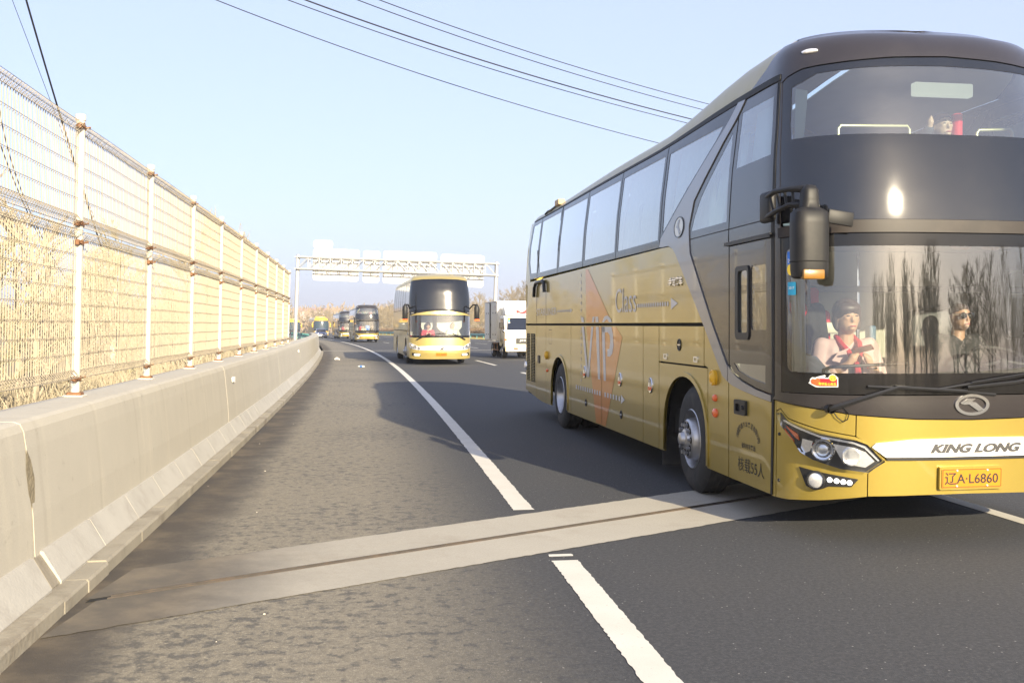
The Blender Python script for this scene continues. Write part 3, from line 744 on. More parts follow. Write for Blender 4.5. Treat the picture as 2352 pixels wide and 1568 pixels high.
    panel('sliding_window_frame', rrect(S1.L(-1.15), 1.50, S1.L(-1.455), 2.125, .05), black, coach, S1, [rrect(S1.L(-1.215), 1.56, S1.L(-1.425), 2.085, .03)], .012, .03, mirror=mir)
    pn('door_lower_panel', [(-.988, .296), (-.988, 1.122), (-1.10, 1.094), (-1.30, 1.069), (-1.6, 1.039), (-1.885, 1.016), (-1.885, .292)], gold)
    pn('door_seal', [(-.972, .30), (-.988, .30), (-1.0, 2.31), (-.985, 2.31)], rubberseal, -.004, .01)
    pn('pillar_seal', [(-1.888, .29), (-1.915, .29), (-1.955, 2.33), (-1.99, 3.53), (-1.955, 3.53), (-1.912, 2.33)], rubberseal, .008, .03)
side_panels(1); side_panels(-1)
aR = S1.L(9.29)
panel('rear_panel', [(aR, .42), (S1.amax - .003, .42), (S1.amax - .003, 3.56), (S1.L(9.37), 3.56)], gold, coach, S1)
panel('rear_panel', [(aR, .42), (S1.amax - .003, .42), (S1.amax - .003, 3.56), (S1.L(9.37), 3.56)], gold, coach, S1, mirror=True)
# roof
for mir in (False, True):
    panel('roof', [(2.30, 3.574), (S1.amax - .003, 3.574), (S1.amax - .003, 3.858), (1.45, 3.858), (1.66, 3.745), (1.95, 3.65)], roofp, coach, S1, (), .0, .01, mirror=mir)
GT = [(1.50, 3.515), (1.42, 3.541), (1.25, 3.568), (.92, 3.580), (.49, 3.600), (0, 3.612)]
GTM = GT + [(-a, z) for a, z in GT[-2::-1]]
cap = [(2.29, 3.574), (1.94, 3.65), (1.65, 3.745), (1.44, 3.858), (-1.44, 3.858), (-1.65, 3.745), (-1.94, 3.65), (-2.29, 3.574), (-1.9, 3.56), (-1.58, 3.535), (-1.51, 3.521)] + [(a, z + .006) for a, z in GTM[::-1]][1:-1] + [(1.51, 3.521), (1.58, 3.535), (1.9, 3.56)]
panel('roof_cap', cap, brown, coach, S1, (), .004, .02, .05, .1)
for s_ in (1, -1):
    panel('front_pillar', [(1.605, 1.045), (1.57, 2.35), (1.55, 3.53), (1.49, 3.52), (1.465, 2.40), (1.475, 1.12), (1.50, 1.05)], brown, coach, S1, (), .004, .03, .03, .15, mirror=s_ < 0)
    disc('marker_lamp', S1, s_ * 1.187, 3.66, .065, [(0, 1), (.012, 1), (.02, .7)], lampw, coach, .3)
# upper windscreen
UC = [(1.35, 3.066), (1.372, 3.18), (1.362, 3.478), (1.24, 3.502), (1.12, 3.536), (.75, 3.552), (.377, 3.561), (0, 3.566)]
UCM = UC + [(-a, z) for a, z in UC[-2::-1]]
panel('upper_screen_tint', [(1.475, 2.412)] + GTM + [(-1.475, 2.412)], tint, coach, S1, [UCM], .0, .02, .05, .12)
panel('upper_windscreen', UCM, upclear, coach, S1, (), -.004, 0, .05, .12)
# middle bar and lower windscreen
panel('screen_bar', [(1.47, 2.300), (1.47, 2.375), (1.1, 2.405), (-1.1, 2.405), (-1.47, 2.375), (-1.47, 2.300), (-1.0, 2.312), (1.0, 2.312)], barm, coach, S1, (), .025, .06, .05, .03)
LC = rrect(-1.415, 1.268, 1.415, 2.215, .055)
panel('lower_screen_border', [(1.47, 1.112), (1.47, 2.33), (-1.47, 2.33), (-1.47, 1.112)], frit, coach, S1, [LC], 0, .02, .05, .12)
panel('lower_windscreen', LC, clear, coach, S1, (), -.004, 0, .05, .12)
HOOD = [(1.60, 1.043), (1.17, 1.0), (.876, .959), (.43, .930), (0, .922)]
HM = HOOD + [(-a, z) for a, z in HOOD[-2::-1]]
panel('lower_front_band', [(1.50, 1.108), (1.0, 1.105), (0, 1.105), (-1.0, 1.105), (-1.50, 1.108), (-1.585, 1.048)] + [(a, z + .006) for a, z in HM[::-1]][1:-1] + [(1.585, 1.048)], brown, coach, S1, (), .012, .03, .05, .05)
BT = [(1.60, .283), (1.40, .287), (1.1, .315), (.79, .355), (.4, .368), (0, .372)]
# gold front: corner pieces, middle panel
HO = [(1.482, .946), (1.393, .884), (1.119, .817), (.873, .779), (.791, .748), (.674, .626), (.792, .544), (.977, .566), (1.164, .622), (1.257, .672), (1.315, .754), (1.434, .861)]
for s_ in (1, -1):
    mir = s_ < 0
    panel('bumper_corner', [(1.535, .95), (1.482, .965), (1.39, .90), (1.115, .83), (.862, .79), (.805, .77), (.668, .64), (.655, .625), (.785, .53), (.785, .357), (1.1, .315), (1.40, .287), (1.535, .284)][::-1], gold, coach, S1, [], 0, .03, .045, .08, mirror=mir) if False else None
    panel('bumper_corner', [(1.535, .284), (1.535, .952), (1.49, .975), (1.40, .905), (1.12, .838), (.88, .80), (.782, .766), (.655, .632), (.782, .527), (.782, .357), (1.1, .315), (1.40, .287)], gold, coach, S1, [], 0, .03, .045, .08, mirror=mir)
    panel('corner_strip', [(1.603, .284), (1.603, 1.042), (1.545, 1.035), (1.545, .284)], gold, coach, S1, [], .0, .03, .03, .1, mirror=mir)
    panel('wing_panel', [(1.54, .962), (1.54, 1.034), (1.17, .997), (.872, .956), (.872, .806), (1.12, .846), (1.40, .914), (1.488, .983)], gold, coach, S1, [], 0, .03, .045, .08, mirror=mir)
panel('front_panel', [(.864, .956), (.43, .927), (0, .919), (-.43, .927), (-.864, .956), (-.864, .80), (-.776, .758), (-.648, .632), (-.774, .53), (-.774, .359), (-.4, .368), (0, .372), (.4, .368), (.774, .359), (.774, .53), (.648, .632), (.776, .758), (.864, .80)], gold, coach, S1, [], 0, .03, .045, .08)
for s_ in (1, -1):
    mir = s_ < 0
    h = panel('headlamp', HO, black, coach, S1, [], .012, .03, .04, .06, mirror=mir)
    panel('light_guide', [(1.43, .898), (1.12, .802), (.88, .762), (.80, .735), (.70, .628), (.715, .625), (.81, .718), (.885, .748), (1.125, .788), (1.425, .885)], lampw, h, S1, [], .022, .01, .04, .06, mirror=mir)
    panel('turn_lamp', [(1.40, .855), (1.29, .80), (1.275, .755), (1.31, .775)], orange, h, S1, [], .024, .01, mirror=mir)
    panel('reflector', [(1.25, .77), (1.17, .755), (1.19, .68), (1.235, .66), (1.262, .70)], lampw, h, S1, [], .02, .01, mirror=mir)
    panel('reflector', [(1.03, .745), (.88, .72), (.80, .69), (.735, .622), (.80, .575), (.95, .60), (.985, .66)], lampw, h, S1, [], .016, .01, mirror=mir)
    panel('reflector_shade', [(.93, .69), (.86, .685), (.83, .64), (.87, .61), (.94, .625)], black, h, S1, [], .02, .01, mirror=mir)
    disc('lens_ring', S1, s_ * 1.094, .70, .088, [(.012, 1), (.03, 1), (.036, .9), (.03, .78)], chrome, h)
    disc('projector_lens', S1, s_ * 1.094, .70, .062, [(.03, 1), (.045, .8), (.052, .4), (.053, .02)], clearlens, h)
    disc('lens_core', S1, s_ * 1.094, .70, .045, [(.026, 1), (.034, .6), (.036, .02)], lampw, h)
    disc('lens_ring', S1, s_ * .90, .655, .07, [(.014, 1), (.026, 1), (.03, .88), (.02, .6), (.022, .05)], lampw, h)
    panel('lamp_cover', [(a * .995, z) for a, z in HO], clearlens, h, S1, [], .055, .04, .04, .06, mirror=mir)
    fo = panel('fog_lamp', [(1.283, .551), (1.15, .53), (.845, .485), (.893, .427), (1.05, .424), (1.10, .40), (1.16, .390), (1.221, .413)], black, coach, S1, [], .010, .02, .03, .06, mirror=mir)
    disc('fog_bezel', S1, s_ * 1.144, .464, .072, [(.01, 1), (.03, 1), (.034, .86), (.02, .8)], black, fo)
    disc('fog_reflector', S1, s_ * 1.144, .464, .056, [(.022, 1), (.03, .7), (.034, .1)], lampw, fo)
    for a in (1.047, .998, .951, .907): disc('daytime_lamp', S1, s_ * a, .472 - (1.047 - a) * .1, .019, [(.01, 1), (.02, .8), (.024, .2)], led, fo)
    for z in (.78, .42): disc('screw_cover', S1, s_ * 1.50, z, .014, [(0, 1), (.006, .9), (.008, .3)], black, coach)
# white strip, raised letters, plate, emblem
st = panel('white_strip', [(.755, .726), (.727, .755), (.43, .782), (0, .792), (-.43, .790), (-.727, .760), (-.755, .73), (-.655, .652), (.655, .652)], white, coach, S1, [], .022, .03, .05, .05)
panel('strip_dark_band', [(.655, .648), (.64, .628), (-.64, .628), (-.655, .648)], black, st, S1, [], .014, .02, .05, .05)  # black band along the lower edge of the white strip
lettering('raised_letters', 'KING LONG', .325, .682, .735, .068, pm('dark_chrome_letters', (.10, .10, .105), .35, .5), st, S1, .028, .006, .045, .35)
pb = panel('plate_bracket', rrect(-.262, .408, .252, .580, .012), gold, coach, S1, [], .03, .05)
pl = panel('number_plate', rrect(-.245, .422, .238, .566, .012), plate_y, pb, S1, [], .036, .006)
panel('plate_rim', rrect(-.240, .427, .233, .561, .010), ink, pl, S1, [rrect(-.236, .431, .229, .557, .009)], .0368, 0)
lettering('plate_characters', '辽A·L6860', .216, .447, .43, .092, ink, pl, S1, .0378, 0, .012)
for a in (.12, -.125):
    for z in (.437, .552): disc('plate_bolt', S1, a, z, .009, [(.036, 1), (.042, .8), (.043, .1)], lampw, pl, 1, 10)
eb = panel('emblem_ring', ell(0, 1.036, .138, .079, 40), chrome, coach, S1, [ell(0, 1.036, .112, .058, 40)], .026, .02)
ARROW = [(-.80, .15), (-.30, .72), (.25, .72), (-.02, .35), (.25, .28), (.80, -.55), (.45, -.80), (-.22, .05), (-.55, .02)]
panel('emblem_arrow', [(-u * .115 - .0, 1.036 + w * .062) for u, w in ARROW], chrome, eb, S1, [], .024, .015)
# sticker on the screen
sx = lambda u, w: (1.213 - u * .219, 1.160 + w * .095)
stk = panel('round_cornered_sticker', [sx(u, w) for u, w in [(0, .32), (.05, .42), (.06, .62), (.14, .78), (.25, .76), (.36, .86), (.57, .98), (.6, .9), (.55, .78), (.68, .76), (.72, .95), (.80, 1.06), (.88, 1.04), (.94, .9), (1.0, .78), (1.0, .05), (.34, 0), (.25, .02), (.08, .22)]], white, coach, S1, [], .006, .002)
panel('sticker_print', [sx(u, w) for u, w in [(.40, .70), (.97, .70), (.97, .11), (.36, .08), (.33, .2)]], red, stk, S1, [], .0075, 0)
panel('sticker_heart', [sx(u, w) for u, w in [(.33, .08), (.12, .28), (.09, .52), (.15, .66), (.25, .62), (.34, .74), (.42, .62), (.40, .34)]], pm('red_orange_print', (.75, .12, .03), .5, 0, .3, 60), stk, S1, [], .0082, 0)
panel('sticker_disc', [sx(.83 + .115 * math.cos(t / 16 * 6.283), .76 + .25 * math.sin(t / 16 * 6.283)) for t in range(16)], pm('yellow_print', (.85, .6, .05), .5), stk, S1, [], .0086, 0)
lettering('sticker_number', '25', sx(.76, 0)[0], sx(0, .64)[1], .033, .026, ink, stk, S1, .0094, 0)
lettering('sticker_lettering', '青赫爱心车队', sx(.36, 0)[0], sx(0, .15)[1], .13, .024, MATS['yellow_print'], stk, S1, .0094, 0, .02)
for k, (z, c_, h) in enumerate(((2.19, blueplast, .10), (2.08, MATS['yellow_print'], .085), (1.955, pm('cyan_print', (.02, .28, .5), .5), .10))):
    if k == 1: panel('windscreen_label', ell(1.352, z - .03, .042, .045, 18), c_, coach, S1, [], .002, 0)
    else: panel('windscreen_label', rrect(1.31, z - h, 1.39, z, .008), c_, coach, S1, [], .002, 0)
lettering('label_lettering', '201', 1.385, 2.105, .05, .028, white, coach, S1, .003, 0)
lettering('label_lettering', '2017', 1.38, 1.90, .055, .02, white, coach, S1, .003, 0)
# wipers
def wiper(name, pts_arm, pts_blade):
    p = [Vector(S1.PN(np.array([a]), np.array([z]), o)[0][0]) for a, z, o in pts_arm]
    m = MB(); m.lathe([(-.03, .034), (.02, .034), (.03, .02), (.03, 0)], 12, 'Y', tuple(p[0])); 
    m.path(p, [.024, .022, .016, .014, .012][:len(p)], 6); w = m.build(name, black, coach, True, 40)
    q = []
    (a0, z0), (a1, z1) = pts_blade
    for i in range(9): t = i / 8; q.append(Vector(S1.PN(np.array([a0 + (a1 - a0) * t]), np.array([z0 + (z1 - z0) * t + .006 * math.sin(3.14 * t)]), .022)[0][0]))
    MB().path(q, .011, 5).build('blade', black, w)
    q2 = [x + Vector((0, -.02, .012)) for x in q[2:7]]; MB().path(q2, .006, 4).build('blade_holder', black, w)
wiper('wiper', [(1.05, 1.005, .05), (.98, 1.03, .055), (.58, 1.168, .05), (.45, 1.160, .045), (.05, 1.135, .04)], ((.79, 1.172), (-.19, 1.108)))
wiper('wiper', [(-1.02, 1.005, .05), (-.93, 1.08, .055), (-.55, 1.235, .05), (-.35, 1.20, .045), (.05, 1.165, .04)], ((.30, 1.146), (-.85, 1.30)))
h_ = MB(); pa = [Vector(S1.PN(np.array([a]), np.array([z]), .02)[0][0]) for a, z in [(1.04, 1.0), (1.0, .94), (.96, .91), (.93, .93), (.92, .97), (.97, 1.03)]]
h_.path(pa, .004, 4); h_.build('washer_hose', black, coach)
# left mirror
mr = MB(); 
for i, (z, a, b) in enumerate([(1.962, .10, .075), (1.975, .122, .092), (2.02, .128, .1), (2.10, .13, .102), (2.36, .132, .104), (2.44, .128, .1), (2.462, .10, .075), (2.475, .07, .06), (2.53, .062, .06), (2.60, .058, .058), (2.635, .04, .04), (2.645, .005, .005)]):
    ring = [(-1.265 + a * math.copysign(abs(math.cos(t)) ** .62, math.cos(t)), -2.53 + b * math.copysign(abs(math.sin(t)) ** .62, math.sin(t)), z) for t in [2 * math.pi * k / 28 for k in range(28)]]
    mr.v += ring
    if i: mr.f += [((i - 1) * 28 + k, (i - 1) * 28 + (k + 1) % 28, i * 28 + (k + 1) % 28, i * 28 + k) for k in range(28)]
mr.f.append(tuple(range(28)))
mir_o = mr.build('mirror', plast, coach, True, 50)
MB().bbox((-1.275, -2.605, 1.99), (.165, .06, .072), .012, 2).build('mirror_lamp', amber, mir_o, True)
MB().lathe([(2.107, .1)], 4).v if False else None
sm_ = MB(); sm_.path([(-1.265 + .1315 * math.copysign(abs(math.cos(t)) ** .62, math.cos(t)), -2.53 + .1035 * math.copysign(abs(math.sin(t)) ** .62, math.sin(t)), 2.085) for t in [2 * math.pi * k / 28 for k in range(28)]], .004, 4, closed=True); sm_.build('mirror_seam', inner, mir_o)
MB().bbox((-1.345, -1.98, 2.54), (.07, .2, .24), .03, 3).build('mirror_bracket', plast, mir_o, True)
ar = MB()
for z0, z1 in ((2.625, 2.615), (2.47, 2.50)):
    ar.path([(-1.36, -2.0, z0 - .01), (-1.385, -2.2, z0 + .01), (-1.36, -2.4, z1 + .01), (-1.285, -2.52, z1)], [.022, .02, .02, .03], 8)
for k in range(4):
    t = k / 3.3; ar.path([(-1.375 + .04 * t, -2.08 - .36 * t, 2.63), (-1.375 + .04 * t, -2.16 - .30 * t, 2.485)], .011, 6)
ar.build('mirror_arm', plast, mir_o, True, 50)
MB().bbox((-1.05, -2.58, 2.40), (.2, .03, .105), .012, 2, Matrix.Rotation(R(8), 3, 'Y')).build('kerb_mirror', plast, mir_o, True)
MB().path([(-1.2, -2.54, 2.47), (-1.13, -2.56, 2.42), (-1.08, -2.575, 2.40)], .009, 6).build('kerb_mirror_stalk', plast, mir_o)
# ---------------- fittings and print on the visible side
L1 = S1.L
for y_, z_, r_ in ((4.49, .96, .075), (2.61, .955, .075), (1.335, .96, .075)):
    q = disc('latch', S1, L1(y_), z_, r_, [(0, 1), (.006, 1), (.014, .92), (.012, .8), (.012, .3)], chrome, coach, 1.15)
    panel('latch_reflector', rrect(L1(y_) - .045, z_ - .055, L1(y_) + .045, z_ - .015, .006), orange, q, S1, [], .022, .012)
for y_, z_, r_ in ((4.42, .536, .05), (2.56, .53, .05), (.36, 1.425, .058)):
    q = disc('lock', S1, L1(y_), z_, r_, [(0, 1), (.008, 1), (.01, .85), (.003, .75)], black, coach, 1.05)
    panel('lock_bar', rrect(L1(y_) - r_ * .8, z_ - .007, L1(y_) + r_ * .8, z_ + .007, .003), chrome, q, S1, [], .008, .006)
for y_, z_ in ((.80, 1.295), (-.14, 1.295)): panel('catch', rrect(L1(y_) - .06, z_ - .028, L1(y_) + .06, z_ + .028, .012), chrome, coach, S1, [rrect(L1(y_) - .035, z_ - .014, L1(y_) + .035, z_ + .014, .008)], .01, .012)
for y_, z_, rr_ in ((-.645, 1.148, .062), (7.24, 1.115, .06)):
    q = disc('side_lamp', S1, L1(y_), z_, rr_, [(0, 1), (.03, 1), (.04, .85), (.034, .66), (.05, .4), (.054, .05)], yellow, coach, 1.15)
for y_, z_, rr_ in ((-.655, .963, .042), (-.66, .828, .054), (7.22, .86, .035)): disc('side_marker', S1, L1(y_), z_, rr_, [(0, 1), (.014, .95), (.026, .6), (.028, .1)], orange, coach, .8)
q = panel('door_handle', rrect(L1(-1.15), .865, L1(-1.40), .99, .018), black, coach, S1, [rrect(L1(-1.19), .892, L1(-1.285), .957, .012)], .022, .03)
panel('handle_pocket', rrect(L1(-1.185), .888, L1(-1.29), .962, .012), inner, q, S1, [], .002, 0)
disc('handle_lock', S1, L1(-1.345), .93, .02, [(.022, 1), (.036, .9), (.037, .1)], black, q)
panel('service_handle', rrect(L1(7.90), .955, L1(8.07), 1.09, .02), black, coach, S1, [], .012, .02)
gr = panel('radiator_grille', rrect(L1(8.36), .60, L1(9.20), 1.465, .02), inner, coach, S1, [], .003, .01)
gm = MB(); k = 0
for j in range(30):
    for i in range(13):
        yy = 8.40 + i * .062 + (j % 2) * .031; z = .625 + j * .028
        if 8.74 < yy < 8.80: continue
        p, t, nn, u = obb(S1, L1(yy), z, .006); gm.box(p, (.012, .022, .016)); k += 1
o_ = gm.build('grille_mesh', pm('brassy_mesh', (.35, .29, .14), .5, .4), gr); o_['kind'] = 'stuff'
panel('grille_divider', rrect(L1(8.735), .60, L1(8.80), 1.465, .008), gold, gr, S1, [], .012, .012)
disc('rear_marker', S1, L1(9.23), .86, .06, [(0, 1), (.03, .9), (.045, .4), (.046, .05)], lampw, coach, 1.4)
hp = [Vector(S1.PN(np.array([L1(y_)]), np.array([z_]), .035)[0][0]) for y_, z_ in ((8.30, 2.12), (8.26, 2.28), (8.1, 2.36), (7.5, 2.37), (7.36, 2.33), (7.33, 2.18))]
MB().path(hp, .03, 8).build('service_door_grip', black, coach, True, 60)
for y_ in (8.21, 7.35): panel('door_seam', [(L1(y_) + .006, B1), (L1(y_) - .006, B1), (L1(y_) - .006, 2.2), (L1(y_) + .006, 2.2)], rubberseal, coach, S1, [], .002, .004)
panel('panel_seam', rrect(L1(6.85), 1.31, L1(7.10), 1.545, .015), rubberseal, coach, S1, [rrect(L1(6.858), 1.318, L1(7.092), 1.537, .012)], .001, 0)
# print: orange diamond, VIP, Class, arrows
def sidepoly(name, pts, mat, off=.0025): return panel(name, Y(pts), mat, coach, S1, [], off, 0)
for seg in ([(4.45, 2.40), (4.30, 2.40), (3.02, 1.66), (4.40, 1.66)], [(4.40, B0 - .012), (3.54, B0 - .012), (3.54, .31), (3.83, .31)], [(3.525, B0 - .012), (2.80, B0 - .012), (2.51, 1.475), (3.32, .31), (3.525, .31)]): sidepoly('orange_diamond', seg, decal_o)
def split_letters(name, body, aL, zB, w, h, bold=0.):
    return lettering(name, body, aL, zB, w, h, decal_g, coach, S1, .0045, 0, bold)
def bars(name, polys):
    for p in polys: sidepoly(name, p, decal_g, .0045)
bars('letter_v', [[(4.68, 1.60), (4.54, 1.60), (4.255, .90), (4.36, .90)], [(4.10, 1.60), (3.98, 1.60), (4.235, .90), (4.32, .90)], [(4.72, 1.735), (4.57, 1.735), (4.52, 1.66), (4.68, 1.66)], [(4.02, 1.735), (3.90, 1.735), (3.95, 1.66), (4.06, 1.66)]])
bars('letter_i', [[(3.84, 1.60), (3.68, 1.60), (3.60, .90), (3.72, .90)], [(3.86, 1.735), (3.71, 1.735), (3.69, 1.66), (3.85, 1.66)]])
bars('letter_p', [[(3.52, 1.60), (3.36, 1.60), (3.30, .90), (3.41, .90)], [(3.52, 1.60), (3.02, 1.60), (2.94, 1.50), (2.92, 1.36), (2.98, 1.26), (3.1, 1.22), (3.22, 1.22), (3.22, 1.31), (3.12, 1.32), (3.08, 1.40), (3.1, 1.49), (3.2, 1.53), (3.5, 1.53)], [(3.50, 1.66), (3.38, 1.735), (3.2, 1.745), (3.05, 1.70), (3.0, 1.66), (3.14, 1.66), (3.24, 1.70), (3.34, 1.68), (3.40, 1.66)]])
split_letters('lettering', 'Class', L1(2.82), 1.775, .92, .295, -.004)
for k in range(14): disc('arrow_dot', S1, L1(1.83 - k * .085), 1.845, .026, [(.0045, 1), (.0046, .2)], decal_g, coach, 1.05, 10)
sidepoly('arrow_head', [(.62, 1.905), (.40, 1.845), (.62, 1.785)], decal_g, .0045)
split_letters('lettering', 'STARLINER', L1(8.20), 1.785, 1.75, .12, -.004)
for k in range(16): disc('arrow_dot', S1, L1(6.40 - k * .06), 1.84, .02, [(.0045, 1), (.0046, .2)], decal_g, coach, 1.05, 8)
sidepoly('arrow_head', [(5.45, 1.875), (5.29, 1.84), (5.45, 1.805)], decal_g, .0045)
for k in range(18):
    y_ = 5.05 - k * .14
    if abs(y_ - 3.53) > .07: sidepoly('dash', [(y_, .75), (y_ - .07, .75), (y_ - .07, .69), (y_, .69)], decal_g, .0045)
sidepoly('arrow_head', [(2.56, .775), (2.39, .72), (2.56, .66)], decal_g, .0045)
for k in range(16):
    z_ = 2.36 - k * .10
    if abs(z_ - 1.63) > .05: sidepoly('dash', [(4.73, z_), (4.70, z_), (4.70, z_ - .05), (4.73, z_ - .05)], decal_g, .0045)
lettering('maker_characters', '金龙客车', L1(.68), 2.02, .44, .095, chrome, coach, S1, .012, .012, .02)
lettering('capacity_lettering', '核载55人', L1(-1.20), .39, .56, .12, ink, coach, S1, .003, 0, .0)
lettering('service_lettering', '省际包车客运', L1(-1.28), .59, .30, .045, ink, coach, S1, .003, 0, .012)
arc = '沈阳四通汽车客运有限公司'
for i, ch in enumerate(arc):
    t = R(168 - 156 * i / (len(arc) - 1)); v, f = text2d(ch, .012); cy, cz = L1(-1.415) + .235 * math.cos(math.pi - t) * 1, .66 + .135 * math.sin(t)
    ro = t - math.pi / 2; 
    decal('arc_lettering', v, f, lambda u, w, cy=cy, cz=cz, ro=ro: (cy - ((u - .5) * .042 * math.cos(ro) - (w - .5) * .05 * math.sin(ro)), cz + ((u - .5) * .042 * math.sin(ro) + (w - .5) * .05 * math.cos(ro))), ink, coach, S1, .003)
rd = panel('roundel', ell(L1(.36), 2.608, .135, .098, 32), pm('pale_roundel', (.70, .69, .62), .4, 0, .04, coat=.5), coach, S1, [], .018, .008)
panel('roundel_rim', ell(L1(.36), 2.608, .148, .108, 32), bandm, rd, S1, [ell(L1(.36), 2.608, .132, .095, 32)], .021, .012)
panel('roundel_arrow', [(L1(.36) - u * .095, 2.608 + w * .088) for u, w in [(.25, .85), (.62, .85), (.10, .18), (.30, .02), (.62, -.85), (.95, -.62), (.35, -.05), (-.05, -.1), (-.55, .05)]] if False else [(L1(.36) + .095 * u, 2.608 + w * .09) for u, w in [(.20, .82), (-.30, .82), (.02, .20), (-.12, -.02), (-.72, -.62), (-.32, -.86), (.30, -.12), (.72, .02)]], silver, rd, S1, [], .0225, .004)
# air conditioning pods and rear bits on the roof
for y0, y1, w, h in ((1.15, 1.75, .62, .10), (1.8, 4.6, .8, .15)):
    m = MB(); prof = [(-1, 0), (-.93, .5), (-.8, .85), (-.5, 1), (0, 1.04), (.5, 1), (.8, .85), (.93, .5), (1, 0)]; ys = [(0, .2), (.06, .75), (.15, 1), (.85, 1), (.94, .75), (1, .2)]
    for t, hh in ys:
        for u, q in prof: m.v.append((u * w * (.9 + .1 * hh), y0 + (y1 - y0) * t, 3.74 + h * hh * q))
    n = len(prof)
    for j in range(len(ys) - 1):
        for i in range(n - 1): m.f.append((j * n + i, j * n + i + 1, (j + 1) * n + i + 1, (j + 1) * n + i))
    m.f += [tuple(range(n)), tuple((len(ys) - 1) * n + i for i in range(n))]
    m.build('roof_unit', roofp if y1 > 2 else pm('ochre_cover', (.62, .40, .10), .5), coach, True, 40)
MB().bbox((-1.10, 7.05, 3.655), (.12, .3, .1), .02, 2).build('roof_box', pm('tan_box', (.5, .36, .22), .7), coach)
cb = [Vector(S1.PN(np.array([L1(y_)]), np.array([z_]), .02)[0][0]) for y_, z_ in ((7.2, 3.70), (7.6, 3.64), (7.9, 3.66), (8.0, 3.60))]
MB().path(cb, .018, 6).build('roof_cable', black, coach)
def torn(y_, z0, z1, w, sl=0.):
    pts = []; n = 9
    for i in range(n): pts.append((y_ + sl * i / n + random.uniform(.3, 1) * w, z1 + (z0 - z1) * i / (n - 1)))
    for i in range(n - 1, -1, -1): pts.append((y_ + sl * i / n - random.uniform(.3, 1) * w, z1 + (z0 - z1) * i / (n - 1)))
    sidepoly('torn_film', pts, black, .012)
torn(6.42, 2.80, 3.05, .03); torn(6.40, 3.30, 3.52, .03, .1); torn(8.25, 2.55, 2.95, .045, -.25)
# underbody, axles, wheels, wheel boxes
m = MB(); m.box((0, 3.9, .62), (2.30, 10.9, .26)); m.build('chassis', inner, coach)
for x in (-1.0, 1.0):
    for cy, r_ in ((AF[0], AF[1]), (AR[0], AR[1])):
        m = MB(); m.v = [(x + s_ * .22, cy + (r_ + .03) * math.cos(t), .5 + (r_ + .03) * math.sin(t)) for t in [math.pi * k / 14 for k in range(15)] for s_ in (-1, 1)]; m.f = [(2 * k, 2 * k + 1, 2 * k + 3, 2 * k + 2) for k in range(14)]
        m.build('wheel_housing', inner, coach)
for x, s_ in ((-1.115, -1), (1.115, 1)):
    wheel(coach, x, .03, .517, .29, s_, 'front', R(-2)); wheel(coach, x, 6.22, .517, .29, s_, 'rear'); wheel(coach, x - s_ * .33, 6.22, .517, .29, s_, 'rear')
    m = MB(); m.bbox((x + .02, .95, .34), (.34, .02, .42), .004, 1); m.build('mud_flap', rubber, coach)
MB().path([(-1, .03, .517), (1, .03, .517)], .07, 8).build('axle', inner, coach); MB().path([(-1, 6.22, .517), (1, 6.22, .517)], .09, 8).build('axle', inner, coach)
MB().box((0, -1.6, .42), (1.9, 1.1, .1)).build('front_tray', inner, coach)
# ---------------- interior
MB().box((0, -1.42, .60), (2.1, 1.4, .06)).build('cab_floor', greyint, coach)
MB().box((0, 4.1, 1.95), (2.40, 10.2, .05)).build('deck_floor', greyint, coach)
MB().box((0, -.70, 1.45), (2.36, .04, 1.7)).build('cab_partition', beige, coach)
MB().box((0, -1.36, 2.33), (2.3, 1.3, .05)).build('cab_ceiling', pm('pale_headlining', (.32, .31, .28), .8), coach)
m = MB(); v = [(x, -2.30 + .14 * abs(x) ** 3, z) for x in np.linspace(-1.13, 1.13, 13) for z in (.8,)]
dp = [(-2.42, 1.0), (-2.40, 1.14), (-2.30, 1.19), (-1.95, 1.185), (-1.85, 1.12), (-1.85, .7), (-2.35, .7)]
xs = np.linspace(-1.15, 1.15, 17); m = MB(); n = len(dp)
for x in xs:
    for q, z in dp: m.v.append((x, q + (.62 * abs(x / 1.2) ** 4 if q < -2.0 else 0), z + (.10 * math.exp(-((x - .68) / .35) ** 2) if z > 1.1 and q > -2.35 else 0)))
for j in range(len(xs) - 1):
    for i in range(n): m.f.append((j * n + i, j * n + (i + 1) % n, (j + 1) * n + (i + 1) % n, (j + 1) * n + i))
m.f += [tuple(range(n)), tuple((len(xs) - 1) * n + i for i in range(n))]
m.build('dashboard', darkint, coach, True, 40)
sw = MB(); c0 = Vector((.74, -1.86, 1.33)); e1 = Vector((1, 0, 0)); e2 = Vector((0, math.cos(R(28)), math.sin(R(28))))
sw.path([c0 + .235 * (math.cos(t) * e1 + math.sin(t) * e2) for t in [2 * math.pi * k / 32 for k in range(32)]], .017, 8, closed=True)
for t in (R(200), R(340), R(90)): sw.path([c0, c0 + .23 * (math.cos(t) * e1 + math.sin(t) * e2)], .014, 6)
sw.path([c0, c0 + Vector((0, -.25, -.4))], .04, 8); sw.build('steering_wheel', darkint, coach, True, 60)
for x, w in ((.68, .5), (-.57, .46)):
    m = MB(); m.bbox((x, -1.22, 1.02), (w, .5, .14), .05, 3); m.bbox((x, -.98, 1.40), (w, .14, .72), .05, 3); m.bbox((x, -.97, 1.86), (w * .55, .12, .2), .04, 3); m.bbox((x, -1.2, .8), (w * .6, .4, .4), .02, 1)
    m.build('front_seat', greyint if x > 0 else redcl, coach, True, 40)
hr = [(-.97, -2.12, 1.20), (-.97, -2.16, 1.285), (-.93, -2.19, 1.305), (-.30, -2.2, 1.33), (-.25, -2.18, 1.31), (-.24, -2.1, 1.18)]
MB().path(hr, .013, 8).build('dash_rail', black, coach, True, 60)
